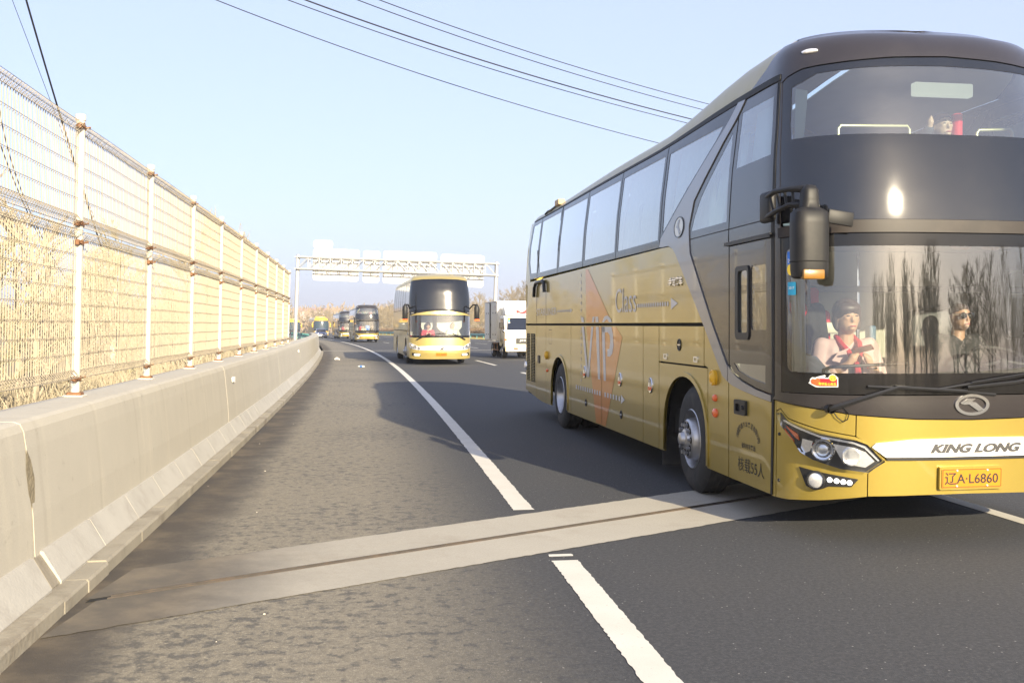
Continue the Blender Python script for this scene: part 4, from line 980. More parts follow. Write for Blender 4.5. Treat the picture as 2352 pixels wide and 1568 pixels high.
m = MB(); m.v = [(-1.12, -2.02, 1.20), (-.88, -2.16, 1.20), (-1.0, -2.10, 1.385), (-1.12, -2.03, 1.40), (-.91, -2.14, 1.27)]; m.f = [(0, 1, 4, 2, 3)]; o_ = m.build('paper_sheet', pm('white_paper', (.85, .85, .86), .8), coach)
m = MB()
for i in range(8):
    z = 1.27 + i * .13; q = S1.PN(np.array([1.385]), np.array([z]), -.03)[0][0]; q2 = S1.PN(np.array([1.30]), np.array([z]), -.10)[0][0]; m.v += [tuple(q), tuple(q2)]
    if i: m.f.append((2 * i - 2, 2 * i - 1, 2 * i + 1, 2 * i))
m.build('pillar_cover', cream, coach)
m = MB()
for i in range(5):
    z = 3.08 + i * .10; w_ = .045 + .012 * i; q = S1.PN(np.array([1.345]), np.array([z]), -.03)[0][0]; q2 = S1.PN(np.array([1.345 - w_]), np.array([z]), -.10)[0][0]; m.v += [tuple(q), tuple(q2)]
    if i: m.f.append((2 * i - 2, 2 * i - 1, 2 * i + 1, 2 * i))
m.build('upper_pillar_cover', cream, coach)
MB().bbox((-.38, -1.0, 1.60), (.30, .25, .10), .02, 2).build('counter_box', cream, coach, True)
MB().bbox((.05, -1.0, 1.5), (.06, .1, .24), .01, 1).build('card_reader', pm('dull_blue_case', (.10, .17, .26), .5), coach)
MB().path([(-.02, -.9, .6), (-.02, -.9, 2.3)], .016, 8).build('grab_pole', chrome, coach, True)
MB().path([(-.72, -1.12, 1.3), (-.72, -1.12, 2.3)], .012, 8).build('grab_pole', chrome, coach, True)
# upper deck ledge, rail, seats, cream box
MB().bbox((0, -1.93, 3.03), (1.9, .3, .06), .01, 1).build('upper_ledge', pm('grey_ledge', (.35, .37, .37), .6), coach)
for x0, x1 in ((-.54, .10), (.72, 1.05)):
    MB().path([(x0, -1.55, 3.05), (x0, -1.55, 3.26), (x0 + .02, -1.55, 3.285), (x1 - .02, -1.55, 3.30), (x1, -1.55, 3.27), (x1, -1.55, 3.05)], .014, 8).build('ledge_rail', pm('brass_rail', (.6, .5, .28), .35, .6), coach, True, 60)
MB().bbox((.62, -1.2, 3.70), (.56, .08, .12), .015, 2).build('cream_roof_box', pm('emissive_cream_panel', (.7, .68, .5), .5, emis=(1, .95, .7, .22)), coach)  # mild emission put into the cream box to raise its brightness
for r0 in range(5):
    for x in (-.95, -.50, .50, .95):
        m = MB(); yy = -.62 + r0 * .85; m.bbox((x, yy, 2.42), (.42, .44, .12), .04, 2); m.bbox((x, yy + .24, 2.75), (.42, .12, .62), .05, 2); m.build('seat', pm('blue_grey_seat', (.10, .13, .18), .8) if 'blue_grey_seat' not in MATS else MATS['blue_grey_seat'], coach, True, 40)
m = MB(); m.lathe([(3.06, .04), (3.07, .044), (3.34, .044), (3.345, .046), (3.42, .046), (3.43, .03), (3.43, 0)], 16, 'Z', (.57, -1.5, 0)); 
tag(m.build('flask', red, None, True, 40), 'pink red drinking flask on the upper ledge of the near coach', 'flask')
bpy.data.objects['flask'].matrix_world = coach.matrix_basis
# ------------------------------------------------------------------ people
def blob(name, caps, ells, vox, mat, parent=None, smooth=6):
    """capsules (p0, p1, r0, r1) and ellipsoids (c, (rx, ry, rz)) grown into one continuous skin"""
    m = MB()
    for p0, p1, r0, r1 in caps:
        p0 = Vector(p0); p1 = Vector(p1); n = 6
        m.path([p0 + (p1 - p0) * i / n for i in range(n + 1)], [r0 + (r1 - r0) * i / n for i in range(n + 1)], 10); m.sphere(p0, r0, n=10); m.sphere(p1, r1, n=10)
    for c, r in ells: m.sphere(c, 1, r, 16, 12)
    o = link('tmp', m.mesh('tmp')); md = o.modifiers.new('r', 'REMESH'); md.mode = 'VOXEL'; md.voxel_size = vox
    s = o.modifiers.new('s', 'SMOOTH'); s.factor = .5; s.iterations = smooth
    dg = bpy.context.evaluated_depsgraph_get(); dg.update(); me = bpy.data.meshes.new_from_object(o.evaluated_get(dg)); bpy.data.objects.remove(o)
    me.name = name; me.polygons.foreach_set('use_smooth', [True] * len(me.polygons)); me.materials.clear()
    return link(name, me, mat, parent)
def hand(w, d, up, s):
    """capsules of a half-closed hand: palm and five fingers, from wrist w along d"""
    d = Vector(d).normalized(); up = Vector(up).normalized(); sd = d.cross(up) * s; w = Vector(w); c = [(w, w + d * .05, .024, .03), (w + d * .03 - sd * .018, w + d * .075 - sd * .024, .018, .016), (w + d * .03 + sd * .018, w + d * .075 + sd * .022, .018, .016)]
    for k, (o, l) in enumerate(((-.032, .055), (-.011, .068), (.011, .064), (.032, .05))):
        b = w + d * .075 + sd * o; j = b + d * l * .5 - up * .012; t = j + d * l * .25 - up * l * .38; c += [(b, j, .0085, .008), (j, t, .008, .007)]
    b = w + d * .02 - sd * .03; j = b + d * .035 - sd * .018 - up * .014; c += [(b, j, .012, .010), (j, j + d * .03 + sd * .008, .010, .008)]
    return c
def person(label, loc, parent_m, pose, hair, top, scale=1., glasses=False, scarf=False, rz=0., hairlong=False, standing=False):
    root = empty('person'); root.matrix_world = parent_m @ Matrix.Translation(loc) @ Matrix.Rotation(rz, 4, 'Z') @ Matrix.Scale(scale, 4)
    tag(root, label, 'person')
    hd = Vector((0, -.035, .665))
    shoulder = {s: Vector((s * .175, 0, .455)) for s in (-1, 1)}
    el, wr, fd = pose
    leg = []
    for s in (-1, 1):
        if standing: leg += [((s * .09, 0, 0), (s * .1, -.02, -.42), .085, .058), ((s * .1, -.02, -.42), (s * .1, .02, -.82), .055, .042), ((s * .1, .02, -.84), (s * .11, -.14, -.86), .04, .035)]
        else: leg += [((s * .1, -.02, .02), (s * .13, -.42, .04), .085, .062), ((s * .13, -.42, .04), (s * .13, -.44, -.36), .058, .042), ((s * .13, -.43, -.38), (s * .13, -.58, -.40), .04, .035)]
    caps = [((0, 0, .02), (0, 0, .24), .13, .125), ((-.07, 0, .28), (-.09, .0, .40), .11, .095), ((.07, 0, .28), (.09, .0, .40), .11, .095), ((-.13, 0, .445), (.13, 0, .445), .055, .055), ((0, .0, .46), (0, -.015, .60), .062, .052)] + leg
    for s in (-1, 1): caps += [(shoulder[s], el[s], .052, .040), (el[s], wr[s], .039, .027)] + hand(wr[s], fd[s], (0, -.4, .9), s)
    ells = [(hd, (.080, .094, .114)), (hd + Vector((0, -.03, -.055)), (.058, .062, .062)), (hd + Vector((0, -.095, -.012)), (.0135, .02, .024)), (hd + Vector((0, -.084, -.075)), (.026, .02, .018)), (hd + Vector((-.078, .0, -.01)), (.012, .022, .032)), (hd + Vector((.078, 0, -.01)), (.012, .022, .032)), (hd + Vector((-.03, -.066, .0)), (.028, .024, .022)), (hd + Vector((.03, -.066, .0)), (.028, .024, .022))]
    body = blob('body', caps, ells, .0075, skinm, root, 4)
    for s in (-1, 1):
        MB().sphere(hd + Vector((s * .031, -.0875, .012)), 1, (.0135, .007, .0055), 10, 6).build('eye', pm('eye_dark', (.03, .02, .018), .25) if 'eye_dark' not in MATS else MATS['eye_dark'], root, True)
        MB().path([hd + Vector((s * .014, -.094, .032)), hd + Vector((s * .032, -.096, .038)), hd + Vector((s * .05, -.085, .033))], [.004, .005, .003], 5).build('eyebrow', hairm, root)
    MB().path([hd + Vector((-.024, -.098, -.062)), hd + Vector((-.009, -.106, -.058)), hd + Vector((0, -.106, -.060)), hd + Vector((.009, -.106, -.058)), hd + Vector((.024, -.098, -.062))], [.003, .0065, .006, .0065, .003], 6).build('lips', pm('lips', (.42, .10, .09), .4) if 'lips' not in MATS else MATS['lips'], root, True)
    if glasses:
        for s in (-1, 1): MB().sphere(hd + Vector((s * .036, -.099, .008)), 1, (.033, .008, .022), 14, 8).build('sunglass_lens', frit, root, True)
        MB().path([hd + Vector((-.082, -.02, .02)), hd + Vector((-.07, -.09, .026)), hd + Vector((-.03, -.108, .03)), hd + Vector((0, -.112, .026)), hd + Vector((.03, -.108, .03)), hd + Vector((.07, -.09, .026)), hd + Vector((.082, -.02, .02))], .004, 6).build('sunglass_frame', chrome, root, True)
    # hair
    if hair == 'crop': caps = []; es = [(hd + Vector((0, .012, .045)), (.080, .092, .078))]
    elif hair == 'bob': caps = [(hd + Vector((s * .078, .01, .04)), hd + Vector((s * .082, .0, -.07)), .03, .018) for s in (-1, 1)] + []; es = [(hd + Vector((0, .016, .045)), (.104, .106, .100)), (hd + Vector((0, .05, -.02)), (.095, .065, .10)), (hd + Vector((-.012, -.058, .066)), (.078, .046, .038))]
    else: caps = [(hd + Vector((s * .08, .01, .03)), hd + Vector((s * .10, .0, -.28)), .032, .022) for s in (-1, 1)]; es = [(hd + Vector((0, .02, .04)), (.096, .10, .095)), (hd + Vector((0, .06, -.12)), (.09, .05, .19))]
    blob('hair', caps, es, .008, hairm, root, 3)
    # clothing
    cc = [((0, 0, -.03), (0, 0, .26), .155, .148), ((-.08, 0, .28), (-.10, .0, .40), .128, .108), ((.08, 0, .28), (.10, .0, .40), .128, .108), ((-.14, 0, .45), (.14, 0, .45), .064, .064)]
    sl = .55 if scarf and not standing else .92
    for s in (-1, 1): cc += [(shoulder[s], el[s], .070, .058), (el[s], Vector(el[s]) + (Vector(wr[s]) - Vector(el[s])) * sl, .057, .046)]
    blob('jacket', cc, [], .011, top, root, 5)
    lg = [((s * .1, -.02, .0), (s * .13, -.42, .04), .10, .078) if not standing else ((s * .09, 0, 0), (s * .1, -.02, -.42), .10, .07) for s in (-1, 1)]; lg += [((s * .13, -.42, .04), (s * .13, -.44, -.34), .075, .06) if not standing else ((s * .1, -.02, -.42), (s * .1, .02, -.80), .07, .06) for s in (-1, 1)]
    blob('trousers', lg, [], .014, blackcl, root, 4)
    return root, hd
CM = coach.matrix_basis.copy()
hold = ({-1: Vector((-.25, -.06, .20)), 1: Vector((.25, -.06, .18))}, {-1: Vector((-.075, -.235, .34)), 1: Vector((.085, -.235, .33))}, {-1: Vector((.35, -.1, .6)), 1: Vector((-.35, -.1, .6))})
woman, hd = person('woman in pale pink jacket and red scarf looking up from a phone, near coach', (-.575, -1.74, .94), CM, hold, 'bob', pinkm, 1.12, scarf=True, rz=R(-4))
# blouse front, lapels, scarf, bracelet and watch
m = MB(); m.v = [(-.045, -.140, .44), (.045, -.140, .44), (.075, -.172, .2), (.08, -.178, .0), (-.08, -.178, .0), (-.075, -.172, .2)]; m.f = [(0, 1, 2, 5), (5, 2, 3, 4)]; m.build('blouse', blackcl, woman)
for s in (-1, 1):
    m = MB(); m.v = [(s * .045, -.162, .45), (s * .12, -.155, .42), (s * .165, -.150, .36), (s * .11, -.168, .345), (s * .10, -.185, .20), (s * .06, -.182, .22)]; m.f = [(0, 1, 2, 3), (0, 3, 4, 5)]; m.build('lapel', pinkm, woman)
    MB().path([(s * .062, .02, .53), (s * .07, -.07, .48), (s * .045, -.15, .42), (s * .012, -.185, .345)], [.02, .024, .024, .018], 8).build('scarf_band', redcl, woman, True)
MB().path([(0, -.188, .35), (.012, -.192, .25), (-.005, -.19, .12), (.0, -.185, .0)], [.02, .026, .04, .03], 6).build('scarf_tail', redcl, woman, True)
MB().bbox((0, -.30, .445), (.085, .012, .13), .004, 2, Matrix.Rotation(R(62), 3, 'X') @ Matrix.Rotation(R(55), 3, 'Y')).build('phone_case', pm('dark_red_case', (.16, .03, .03), .3), woman)
MB().lathe([(-.006, .036), (.006, .036)], 16, 'Z', (.10, -.22, .31)).build('watch', chrome, woman); MB().lathe([(-.004, .034), (.004, .034)], 16, 'Z', (-.09, -.22, .31)).build('bracelet', rubber, woman)
drive = ({-1: Vector((-.26, -.10, .22)), 1: Vector((.30, -.12, .22))}, {-1: Vector((-.16, -.36, .16)), 1: Vector((.30, -.36, .20))}, {-1: Vector((.1, -.9, .2)), 1: Vector((-.1, -.9, .2))})
driver, hd = person('driver in dark jacket and sunglasses behind the wheel of the near coach', (.685, -1.33, 1.03), CM, drive, 'crop', darkcl, 1.0, glasses=True, rz=R(4))
MB().bbox((0, -.165, .12), (.17, .03, .10), .03, 3).build('lanyard_pouch', pm('pale_print_pouch', (.55, .52, .32), .6, 0, .5, 40), driver, True)
hang = ({-1: Vector((-.23, .02, .16)), 1: Vector((.23, .02, .16))}, {-1: Vector((-.20, -.1, -.06)), 1: Vector((.20, -.1, -.06))}, {-1: Vector((0, -.2, -.9)), 1: Vector((0, -.2, -.9))})
girl, hd = person('young woman in black with long hair standing behind the near coach mirror', (-.70, -1.1, 1.30), CM, hang, 'long', blackcl, 1.0, standing=True, rz=R(-14))
for s in (-1, 1): MB().path([(s * .06, .02, .53), (s * .06, -.08, .46), (s * .02, -.15, .38)], [.018, .02, .016], 6).build('scarf_band', redcl, girl, True)
raise_ = ({-1: Vector((-.26, -.12, .40)), 1: Vector((.24, -.04, .18))}, {-1: Vector((-.27, -.28, .60)), 1: Vector((.18, -.2, .10))}, {-1: Vector((0, -.3, .9)), 1: Vector((0, -.9, 0))})
up_, hd = person('passenger seated on the upper deck of the near coach, hand on the rail', (.46, -1.42, 2.66), CM, raise_, 'crop', darkcl, 1.0)

# ------------------------------------------------------------------ the second coach and its simpler kin
S2 = Surf(N=2.6, YF=-2.55, bump=lambda y: -.10 + 0 * y, ZL=([0, .5, 1.1, 2.1, 3.0, 3.4, 3.6, 3.74, 3.82, 3.86], [.10, 0, .02, .10, .22, .33, .45, .62, .85, 1.2]))
def coach_b(root, body, topc, midc, detail=True, dark_top=True, plate=None, screen_only=False):
    S = S2
    def pn(name, pts, mat, off=0., th=.02, holes=(), side=1): return panel(name, [(S.L(y), z) for y, z in pts], mat, root, S, [[(S.L(y), z) for y, z in h] for h in holes], off, th, .12, .3, side < 0)
    for sd in (1, -1):
        ar = arch(AR[0], AR[1], AR[2]); af = arch(AF[0] - .15, AF[1], AF[2])
        core = [(9.2, .4), (ar[0][0], .4)] + ar[1:-1] + [(ar[-1][0], .4), (af[0][0], .4)] + af[1:-1] + [(af[-1][0], .4), (-1.6, .4), (-1.6, 2.3), (9.2, 2.3)]
        pn('body_core', core, inner, -.03, 0, side=sd)
        pn('lower_side_panel', [(9.3, .34), (9.3, 1.37), (3.41, 1.37), (3.41, .3), (ar[-1][0], .3)] + ar[::-1][1:], body, side=sd)
        pn('lower_side_panel', [(3.39, .3), (3.39, 1.37), (-.70, 1.37), (-.70, .3)] + af[::-1], body, side=sd)
        pn('front_door', [(-.72, .3), (-.72, 2.1), (-1.70, 2.1), (-1.70, .3)], body, holes=[[(-.82, 1.2), (-.82, 2.0), (-1.6, 2.0), (-1.6, 1.2)]], side=sd)
        pn('door_pane', [(-.83, 1.21), (-.83, 1.99), (-1.59, 1.99), (-1.59, 1.21)], bandm, 0, 0, side=sd)
        pn('upper_side_panel', [(9.3, 1.40), (9.3, 2.28), (-.70, 2.28), (-.70, 1.40)], body, side=sd)
        pn('window_band', [(9.3, 2.30), (9.3, 3.40), (-1.72, 3.40), (-1.72, 2.12), (-.70, 2.12), (-.70, 2.30)], bandm, side=sd)
        for w in (.6, 2.2, 3.8, 5.4, 7.0, 8.4): pn('window_seam', [(w + .012, 2.31), (w - .012, 2.31), (w - .012, 3.39), (w + .012, 3.39)], rubberseal, .005, .005, side=sd)
        panel('roof', [(1.75, 3.41), (S.amax - .003, 3.41), (S.amax - .003, 3.858), (1.4, 3.858), (1.45, 3.60)], roofp, root, S, (), 0, .01, .12, .3, sd < 0)
        panel('rear_panel', [(S.L(9.31), .4), (S.amax - .003, .4), (S.amax - .003, 3.40), (S.L(9.31), 3.40)], body, root, S, (), 0, .02, .12, .3, sd < 0)
    for x, s_ in ((-1.115, -1), (1.115, 1)):
        wheel(root, x, .05, .517, .29, s_, 'front'); wheel(root, x, 6.22, .517, .29, s_, 'rear')
    MB().box((0, 3.7, .6), (2.3, 11.0, .3)).build('chassis', inner, root)
    # front
    capz = 3.50
    panel('roof_cap', [(1.74, 3.41), (1.45, 3.60), (1.4, 3.858), (-1.4, 3.858), (-1.45, 3.60), (-1.74, 3.41), (-1.3, 3.47), (-.8, 3.535), (0, 3.56), (.8, 3.535), (1.3, 3.47)], topc, root, S, (), .004, .02, .1, .15)
    panel('upper_windscreen', [(1.70, 2.20), (1.70, 3.40), (1.3, 3.462), (.8, 3.527), (0, 3.552), (-.8, 3.527), (-1.3, 3.462), (-1.70, 3.40), (-1.70, 2.20), (-1.2, 2.20), (-.5, 2.27), (0, 2.285), (.5, 2.27), (1.2, 2.20)], tint2, root, S, (), 0, .02, .08, .15)
    panel('screen_brow', [(1.45, 1.99), (1.0, 2.11), (.5, 2.175), (0, 2.195), (-.5, 2.175), (-1.0, 2.11), (-1.45, 1.99), (-1.0, 2.03), (0, 2.055), (1.0, 2.03)], midc, root, S, (), .03, .05, .08, .05)
    lc = rrect(-1.46, 1.20, 1.46, 2.02, .05)
    panel('screen_border', [(1.70, 1.12), (1.70, 2.19), (1.2, 2.19), (.5, 2.26), (0, 2.275), (-.5, 2.26), (-1.2, 2.19), (-1.70, 2.19), (-1.70, 1.12)], frit, root, S, [lc], -.003, .02, .08, .15)
    panel('lower_windscreen', lc, clear, root, S, (), -.006, 0, .08, .15)
    panel('front_panel', [(1.70, .45), (1.70, 1.11), (-1.70, 1.11), (-1.70, .45), (-1.55, .27), (-1.0, .24), (1.0, .24), (1.55, .27)], body, root, S, (), 0, .03, .06, .08)
    for s_ in (1, -1):
        mir = s_ < 0
        h = panel('headlamp', [(1.60, .93), (1.2, .86), (.95, .76), (.66, .60), (1.05, .615), (1.35, .67), (1.58, .80)], lampw, root, S, (), .012, .03, .06, .06, mir)
        if detail:
            for a, z, r_ in ((1.32, .78, .085), (1.1, .725, .075), (.92, .68, .06)): disc('lens', S, s_ * a, z, r_, [(.012, 1), (.03, .9), (.024, .6), (.03, .1)], chrome, h)
        f_ = panel('fog_lamp', [(1.28, .50), (.86, .46), (.84, .37), (1.28, .38)], black, root, S, (), .008, .02, .06, .06, mir)
        panel('fog_reflector', rrect(.88, .39, 1.14, .455, .02), led, f_, S, (), .014, .01, mirror=mir)
        # mirrors hang from the top corners
        mm = MB()
        for i, (z, a, b) in enumerate([(1.86, .09, .06), (1.88, .11, .08), (2.36, .11, .08), (2.40, .08, .06), (2.45, .05, .05), (2.5, .01, .01)]):
            mm.v += [(-s_ * 1.47 + a * math.cos(t), -2.42 + b * math.sin(t), z) for t in [2 * math.pi * k / 14 for k in range(14)]]
            if i: mm.f += [((i - 1) * 14 + k, (i - 1) * 14 + (k + 1) % 14, i * 14 + (k + 1) % 14, i * 14 + k) for k in range(14)]
        mm.f.append(tuple(range(14)))
        mo = mm.build('mirror', plast, root, True, 50)
        MB().path([(-s_ * 1.24, -1.9, 2.3), (-s_ * 1.34, -2.25, 2.46), (-s_ * 1.47, -2.42, 2.44)], [.03, .03, .04], 7).build('mirror_arm', plast, mo, True, 60)
        MB().bbox((-s_ * 1.47, -2.45, 1.83), (.2, .15, .075), .02, 2).build('mirror_lamp', orange, mo)
    if detail:
        panel('white_strip', [(.78, .62), (.92, .755), (.5, .775), (0, .782), (-.5, .775), (-.92, .755), (-.78, .62), (0, .60)], white, root, S, (), .012, .02, .08, .05)
        e = panel('emblem_ring', ell(-.02, .665, .105, .078, 28), chrome, root, S, [ell(-.02, .665, .078, .052, 28)], .03, .02)
        panel('emblem_core', ell(-.02, .655, .05, .034, 18), black, e, S, (), .03, .01); panel('emblem_core', ell(-.045, .68, .04, .018, 14), chrome, e, S, (), .034, .01)
        panel('bumper_crease', [(.62, .50), (.55, .38), (-.55, .38), (-.62, .50), (-.60, .51), (-.53, .395), (.53, .395), (.60, .51)], midc, root, S, (), .012, .02)
        for s_ in (1, -1):
            p = [Vector(S.PN(np.array([a]), np.array([z]), o)[0][0]) for a, z, o in ((s_ * 1.0, 1.03, .05), (s_ * .72, 1.16, .05), (s_ * .45, 1.28, .04))]; w = MB().path(p, [.03, .022, .015], 6).build('wiper', black, root)
            q = [Vector(S.PN(np.array([s_ * .85 - (s_ * .95) * k / 6]), np.array([1.17 + .02 * k]), .03)[0][0]) for k in range(7)]; MB().path(q, .012, 5).build('blade', black, w)
        lettering('brow_badge', '宇', .05, 2.10, .1, .07, chrome, root, S, .035, .01)
    if plate:
        p = panel('number_plate', rrect(-.225, .375, .225, .505, .01), plate_y, root, S, (), .025, .02); lettering('plate_characters', plate, .20, .40, .40, .08, red if detail else ink, p, S, .028, 0, .015)
    # cab
    MB().box((0, -1.2, .72), (2.4, 2.2, .06)).build('cab_floor', greyint, root)
    MB().box((0, -.55, 1.4), (2.35, .05, 1.7)).build('cab_partition', beige, root)
    MB().box((0, -1.2, 2.12), (2.4, 1.9, .05)).build('cab_ceiling', greyint, root)
    MB().bbox((0, -1.95, .98), (2.1, .55, .38), .05, 2).build('dashboard', darkint, root, True)
    for x in (.66, -.55): MB().bbox((x, -.85, 1.35), (.5, .16, .8), .06, 2).build('front_seat', redcl if x < 0 else greyint, root, True)
c2 = empty('coach', (-3.31, 43.66, hz(43.7)), R(9.9)); tag(c2, 'gold coach with a tall black upper windscreen behind the near coach', 'coach')
coach_b(c2, gold2, gold2, gold2, True, plate='辽A K6567')
lettering('sticker', '爱心', 1.42, 1.16, .16, .05, red, c2, S2, .006)
# a sweep of pale sunblind behind the screen
for x0, x1 in ((-.75, -.28), (-.10, .95)):
    m = MB(); n = 14
    for i in range(n + 1):
        t = i / n; x = x0 + (x1 - x0) * t; zb = 1.30 + .25 * abs(2 * t - 1) ** 3; m.v += [(x, -1.62, zb), (x, -1.62, 2.06 - .06 * abs(2 * t - 1) ** 4)]
        if i: m.f.append((2 * i - 2, 2 * i, 2 * i + 1, 2 * i - 1))
    m.build('sunblind', pm('pale_mesh_blind', (.50, .49, .44), .8) if 'pale_mesh_blind' not in MATS else MATS['pale_mesh_blind'], c2)
M2 = c2.matrix_basis.copy()
p1, _ = person('person in a red jacket beside the driver of the second coach', (-.48, -1.75, .86), M2, hold, 'bob', redcl, 1.1)
p2, _ = person('driver in pale shirt behind the wheel of the second coach', (.55, -1.7, .95), M2, drive, 'crop', cream, 1.0)

# copies of the near coach further up the road
SKIP = {'number_plate', 'plate_bracket', 'plate_characters', 'capacity_lettering', 'service_lettering', 'arc_lettering', 'round_cornered_sticker', 'windscreen_label', 'label_lettering', 'paper_sheet', 'orange_diamond', 'letter_v', 'letter_i', 'letter_p', 'lettering', 'arrow_dot', 'arrow_head', 'dash', 'torn_film', 'roof_box', 'roof_cable', 'panel_seam', 'seat', 'curtain', 'screw_cover', 'latch', 'lock', 'catch', 'grille_mesh', 'raised_letters'}
def far_coach(label, fx, fy, rz):
    o = copy_tree(coach, None, SKIP); d = Vector((-math.sin(rz), math.cos(rz), 0)) * 2.5
    o.location = (fx + d.x, fy + d.y, hz(fy + 2.5)); o.rotation_euler = (0, 0, rz); tag(o, label, 'coach'); return o
c3 = far_coach('gold and black coach with people behind its upper windscreen, third in the convoy', -15.38, 107.5, math.atan(.222))
c4 = far_coach('dark sided coach half hidden behind the third coach', -23.6, 145.5, math.atan(.262))
for c in (c3, c4):
    pl = panel('number_plate', rrect(-.235, .42, .235, .56, .01), plate_y, c, S1, (), .03, .02)
def clone_person(src, label, loc, M, scale=1.):
    o = copy_tree(src); o.matrix_world = M @ Matrix.Translation(loc) @ Matrix.Scale(scale, 4); tag(o, label, 'person'); return o
M3 = c3.matrix_basis.copy()
clone_person(p2, 'person beside the driver in the third coach', (-.35, -1.65, .98), M3); clone_person(driver, 'driver of the third coach behind its windscreen', (.62, -1.5, 1.02), M3)
for x, s_ in ((-.72, woman), (-.2, p2), (.45, p1), (.8, p2)):
    clone_person(s_, {-.72: 'passenger in pink at the left of the third coach upper windscreen', -.2: 'passenger in pale top left of middle, third coach upper windscreen', .45: 'passenger in red at the middle of the third coach upper windscreen', .8: 'passenger in pale top at the right of the third coach upper windscreen'}[x], (x, -1.5, 2.62), M3)
MB().bbox((.1, -1.4, 1.55), (.42, .05, .5), .01, 1).build('blue_curtain', blueplast, c3)
# yellow coach and a last bus far back
yel = pm('bright_yellow_paint', (.72, .45, .03), .35, .1, .05, 20, coat=.6)
olive = pm('olive_side_paint', (.16, .14, .05), .4, .2, .08, 8, coat=.5)
def small_bus(label, fx, fy, rz, b, t):
    o = empty('coach', (fx - 2.5 * math.sin(rz), fy + 2.5 * math.cos(rz), hz(fy)), rz); o.scale = (1, 1, .9); tag(o, label, 'coach'); return o
def yellow_bus(o, body, front):
    S = S2
    def pn(name, pts, mat, off=0., th=.02, side=1): return panel(name, [(S.L(y), z) for y, z in pts], mat, o, S, (), off, th, .15, .5, side < 0)
    for sd in (1, -1):
        pn('side_panel', [(9.3, .35), (9.3, 2.0), (-1.70, 2.0), (-1.70, .35)], body, side=sd); pn('window_band', [(9.3, 2.0), (9.3, 3.25), (-1.70, 3.25), (-1.70, 2.0)], bandm, side=sd)
        panel('roof', [(1.72, 3.26), (S.amax - .003, 3.26), (S.amax - .003, 3.858), (1.4, 3.858)], front, o, S, (), 0, .01, .15, .3, sd < 0)
        MB().bbox((sd * 1.52, -2.35, 2.25), (.2, .22, .75), .08, 3).build('mirror', front, o, True)
        MB().path([(sd * 1.2, -2.0, 3.0), (sd * 1.5, -2.35, 2.75), (sd * 1.52, -2.35, 2.5)], .05, 6).build('mirror_arm', front, o)
        panel('headlamp', [(1.5, .85), (1.0, .8), (.95, .6), (1.5, .62)], lampw, o, S, (), .012, .02, mirror=sd < 0)
    panel('roof_cap', [(1.71, 3.16), (1.4, 3.858), (-1.4, 3.858), (-1.71, 3.16)], front, o, S, (), .004, .02, .12, .15)
    panel('windscreen', [(1.55, 1.35), (1.62, 3.12), (-1.62, 3.12), (-1.55, 1.35)], pm('blue_grey_screen', (.03, .05, .07), .06) if 'blue_grey_screen' not in MATS else MATS['blue_grey_screen'], o, S, (), .006, .02, .12, .3)
    panel('screen_border', [(1.70, 1.15), (1.70, 3.15), (-1.70, 3.15), (-1.70, 1.15)], frit, o, S, (), 0, .02, .12, .3)
    panel('front_panel', [(1.70, .35), (1.70, 1.14), (-1.70, 1.14), (-1.70, .35)], front, o, S, (), 0, .02, .12, .2)
    MB().bbox((0, .8, 3.82), (1.7, 2.6, .3), .1, 2).build('roof_unit', front, o, True)
    MB().box((0, 3.7, .5), (2.3, 11, .3)).build('chassis', inner, o)
    for x, s_ in ((-1.115, -1), (1.115, 1)): wheel(o, x, .05, .517, .29, s_, 'front'); wheel(o, x, 6.22, .517, .29, s_, 'rear')
yb = small_bus('bright yellow coach coming round the bend behind the blue car', -33.0, 175, math.atan(.2875), yel, yel); yellow_bus(yb, olive, yel)
fb = copy_tree(yb); rz_ = math.atan(.325); fb.location = (-46.2 - .8, 217, hz(215)); fb.rotation_euler = (0, 0, rz_); tag(fb, 'farthest coach, dark fronted, half hidden by the gantry post at the left', 'coach')
for ch in KIDS(fb):
    if ch.name.split('.')[0] in ('front_panel', 'roof_cap'):
        ch.data = ch.data.copy(); ch.data.materials.clear(); ch.data.materials.append(bandm if ch.name.startswith('front') else yel)

# ------------------------------------------------------------------ white box truck
tk = empty('box_truck', (.42, 49.95, hz(50)), math.atan(.172)); tag(tk, 'white cab-over box truck with a red emblem above the windscreen', 'truck')
twhite = pm('truck_white', (.80, .78, .72), .4, 0, .04, 6, coat=.4, dirt=(.55, .5, .4, .25)); tgrey = pm('box_aluminium', (.70, .70, .67), .45, 0, .08, 3, dirt=(.4, .37, .3, .35))
def ext(name, prof, x0, x1, mat, parent, bev=.03):
    bm = bmesh.new(); a = [bm.verts.new((x0, y, z)) for y, z in prof]; b = [bm.verts.new((x1, y, z)) for y, z in prof]; n = len(prof)
    bm.faces.new(a); bm.faces.new(b[::-1])
    for i in range(n): bm.faces.new((a[i], b[i], b[(i + 1) % n], a[(i + 1) % n]))
    bmesh.ops.recalc_face_normals(bm, faces=bm.faces[:])
    if bev: bmesh.ops.bevel(bm, geom=bm.edges[:], offset=bev, segments=2, affect='EDGES', profile=.5, clamp_overlap=True)
    me = bpy.data.meshes.new(name); bm.to_mesh(me); bm.free(); me.polygons.foreach_set('use_smooth', [True] * len(me.polygons)); me.set_sharp_from_angle(angle=R(40)); return link(name, me, mat, parent)
cab = ext('cab', [(-.98, .52), (-1.0, .95), (-.98, 1.36), (-.72, 2.04), (-.45, 2.10), (.62, 2.10), (.70, 2.0), (.72, .62), (.45, .58), (.42, .8), (.25, .92), (-.2, .92), (-.38, .8), (-.42, .52)], -.95, .95, twhite, tk, .05)
def frontz(z): return -1.0 if z < 1.36 else -.98 + (z - 1.36) * .26 / .68
